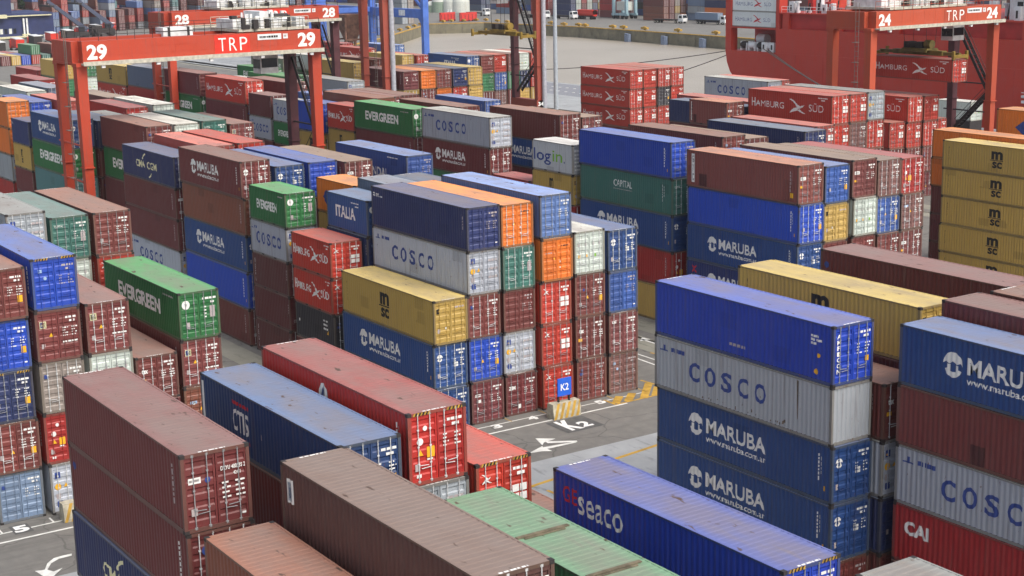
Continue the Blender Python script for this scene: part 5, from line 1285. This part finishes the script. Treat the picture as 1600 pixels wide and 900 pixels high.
# pale blue container handler on the far quay
P = at_z(976, 29, 0); t = empty('straddle_carrier', (P.x, P.y, 0)); tag(t, 'pale blue straddle carrier standing on the far quay', 'straddle carrier'); PB = plain('handler_pale_blue', (150,180,190), .5)
b = MB()
for x in (-4, 4):
    for y in (-2.2, 2.2): b.box(x-.5, y-.5, 1.2, x+.5, y+.5, 11)
b.box(-5, -2.7, 11, 5, -1.7, 12.2); b.box(-5, 1.7, 11, 5, 2.7, 12.2); b.box(-5, -2.7, 12.2, -3, 2.7, 13.2); b.box(3, -2.7, 12.2, 5, 2.7, 13.2); b.build('portal_frame', [PB], t)
b = MB(); b.box(-3, -1.6, 3.2, 3, 1.6, 6.5); b.build('carried_box', [TANKW], t)
for x in (-4, -1.5, 1.5, 4):
    for y in (-2.2, 2.2): b = MB(); b.cyl((x, y-.35, .8), (x, y+.35, .8), .8, 12); b.build('wheel', [RUBBER], t)
for y in (-2.2, 2.2): b = MB(); b.box(-5, y-.4, 1.3, 5, y+.4, 2.1); b.build('sill_beam', [PB], t)
# reach stackers with raised booms at upper left
def stacker(u, v, X, lab):
    P = at_x(u, v, X); t = empty('reach_stacker', (X, P.y, 0)); tag(t, lab, 'reach stacker', 'reach stackers at upper left')
    b = MB(); b.box(-2, -4, 1.2, 2, 4, 2.6); b.box(-2, -4.6, 1.4, 2, -3, 3.6); b.build('body', [DARK], t)
    b = MB(); b.bar((0, 4, 3.2), (0, -9, 13.5), 1.3, 1.5, 0, .9, 1.0); bo = b.build('boom', [plain('stacker_boom_slate', (66,74,96), .5)], t)
    b = MB(); b.box(-6, -10, 11.6, 6, -8.6, 12.2); b.bar((0, -9, 13.4), (0, -9.3, 12), .5); b.build('spreader', [DARK], bo)
    b = MB(); b.box(-.7, 1.2, 2.6, .7, 3, 4.4); b.build('cabin', [GLASS], t)
    for x in (-1.7, 1.7):
        for y in (-2.8, 3): b = MB(); b.cyl((x-.4, y, .9), (x+.4, y, .9), .9, 12); b.build('wheel', [RUBBER], t)
stacker(160, 46, -470, 'slate reach stacker with raised boom, right of the pair'); stacker(118, 44, -455, 'slate reach stacker with raised boom, left of the pair')

# navy shed with cream ledges at the upper left corner
NAVY = plain('shed_navy_cladding', (34,46,92), .6, var=.15, scale=.4); CREAM = plain('shed_cream_trim', (206,202,166), .6)
A, B_ = at_x(-60, 62, -480), at_x(86, 62, -480); ztop = at_x(50, 20, -480).z; t = empty('navy_shed', (-480, A.y, 0)); tag(t, 'dark navy shed with cream ledges at upper left corner', 'building'); w = B_.y-A.y
z1 = at_x(30, 26, -480).z; z2 = at_x(20, 60, -480).z; s = w/146.
b = MB(); b.box(-30, 0, 0, 0, w, ztop); b.box(-24, 0, ztop, -1, s*82, ztop+9); b.build('wall', [NAVY], t)
b = MB(); b.prism([(.0, 0, z2-.4), (.0, s*124, z2+.5), (.0, s*124, z2+.8), (.0, 0, z2+.5)], (3.2, 0, 0)); b.prism([(.0, 0, z1-.3), (.0, s*70, z1-.3), (.0, s*70, z1+.9), (.0, 0, z1+.9)], (2.4, 0, 0)); b.box(.0, s*72, z1+.1, 1.2, s*142, z1+.45); b.box(-.99, 0, ztop+7.2, 1.4, s*82, ztop+8.2); b.build('ledge', [CREAM], t)
for k in range(4): b = MB(); y = s*(60+k*7); b.box(.02, y, z2+1.6, .10, y+s*4.5, z2+3.4); b.build('window', [GLASS if k % 2 else TANKW], t)
for y in (s*97.5, s*102.5): b = MB(); b.box(.3, y-.28, z2-1, .8, y+.28, z1-.6); b.build('white_post', [MWHITE], t)
b = MB(); b.box(.25, s*94, z2+.9, .9, s*106, z2+1.4); b.build('cross_bar', [CREAM], t)
# warehouse roof beyond
P, Q = at_x(44, 4, -620), at_x(176, 2, -620); t = empty('warehouse', (-620, P.y, 0)); tag(t, 'warehouse with pale teal ribbed roof at top left', 'building'); w = Q.y-P.y
zr = at_x(110, 10, -620).z
b = MB(); b.box(-40, 0, 0, 0, w, zr); b.build('wall', [plain('warehouse_beige', (150,142,124), .7)], t)
b = MB(); n = 40
for k in range(n): y = k*w/n; b.prism([(1.5, y, zr), (1.5, y+w/n*.5, zr+.25), (1.5, y+w/n, zr)], (-22, 0, 0)); 
b.prism([(2, -1, zr-.1), (-22, -1, zr+9), (-44, -1, zr-.1)], (0, w+2, 0)); 
for k in range(n): y = k*w/n; b.prism([(2.2, y, zr+.05), (2.2, y+w/n*.45, zr+.05), (-21.9, y+w/n*.45, zr+9.2), (-21.9, y, zr+9.2)], (0, 0, .25))
b.build('roof', [plain('warehouse_teal_roof', (160,190,188), .55)], t)
# tree beside the shed
P = at_x(30, 22, -560); t = empty('tree', (-560, P.y, 0)); tag(t, 'dark green tree between the navy shed and the warehouse', 'tree')
b = MB(); b.cyl((0,0,0), (0,0,9), .5, 8, 0, .2); rr = random.Random(3)
for k in range(6): a = rr.uniform(0, 6.28); b.cyl((0,0,5+k*.6), (math.cos(a)*3, math.sin(a)*3, 9+k*.8), .16, 5, 0, .05)
b.build('trunk', [plain('bark_brown', (84,70,56), .9)], t)
b = MB()
for c in range(26):
    a = rr.uniform(0, 6.28); r0 = rr.uniform(0, 4.6); cc = Vector((math.cos(a)*r0, math.sin(a)*r0, rr.uniform(7, 17))); rad = rr.uniform(.9, 1.9)
    for k in range(70):
        d = Vector((rr.gauss(0,1), rr.gauss(0,1), rr.gauss(0,1))).normalized()*rad*rr.uniform(.6, 1.05); p = cc+d; u_ = Vector((rr.gauss(0,1), rr.gauss(0,1), rr.gauss(0,1))).normalized()*.32; w_ = d.cross(u_).normalized()*.3
        b.face([p-u_-w_, p+u_-w_, p+u_+w_, p-u_+w_], 0)
b.build('crown', [plain('leaf_dark_green', (52,74,46), .7, var=.4, scale=1.2)], t)

merge_far()
if HAZE:
    b = MB(); b.box(-1504, -404, -8, 1004, 1204, 60); hz_m = bpy.data.materials.new('haze_air'); hz_m.use_nodes = True; nt = hz_m.node_tree; nt.nodes.remove(nt.nodes['Principled BSDF']); pv = nt.nodes.new('ShaderNodeVolumePrincipled'); pv.inputs['Density'].default_value = HAZE; pv.inputs['Color'].default_value = (.86, .88, .92, 1); nt.links.new(pv.outputs[0], nt.nodes['Material Output'].inputs['Volume']); o = b.build('haze', [hz_m]); tag(o, kind='stuff')
# ------------------------------------------------------------------ light: overcast day
SUN_EL, SUN_AZ = R_(50), R_(14)       # direction towards the sun, angle from +x
wd = bpy.data.worlds.new('World'); SC.world = wd; wd.use_nodes = True; nt = wd.node_tree; bg = nt.nodes['Background']
sk = nt.nodes.new('ShaderNodeTexSky'); sk.sky_type = 'NISHITA'; sk.sun_disc = False; sk.sun_elevation = SUN_EL; sk.sun_rotation = math.pi/2-SUN_AZ
sk.air_density = 1.0; sk.dust_density = 6.0; sk.ozone_density = 1.0
hs = nt.nodes.new('ShaderNodeHueSaturation'); hs.inputs['Saturation'].default_value = .6
nt.links.new(sk.outputs[0], hs.inputs['Color']); nt.links.new(hs.outputs[0], bg.inputs['Color']); bg.inputs['Strength'].default_value = .15
ld = bpy.data.lights.new('sun', 'SUN'); ld.energy = .85; ld.angle = R_(28); ld.color = (1, .96, .90); so = bpy.data.objects.new('sun', ld); COL.objects.link(so)
so.rotation_euler = Vector((math.cos(SUN_AZ)*math.cos(SUN_EL), math.sin(SUN_AZ)*math.cos(SUN_EL), math.sin(SUN_EL))).to_track_quat('Z', 'Y').to_euler()
SC.view_settings.view_transform = 'Standard'; SC.view_settings.look = 'None'; SC.view_settings.exposure = .56; SC.view_settings.gamma = 1; SC.view_settings.use_curve_mapping = False
SC.cycles.volume_bounces = 0; SC.cycles.max_bounces = 5; SC.cycles.diffuse_bounces = 3; SC.cycles.glossy_bounces = 2; SC.cycles.use_denoising = True
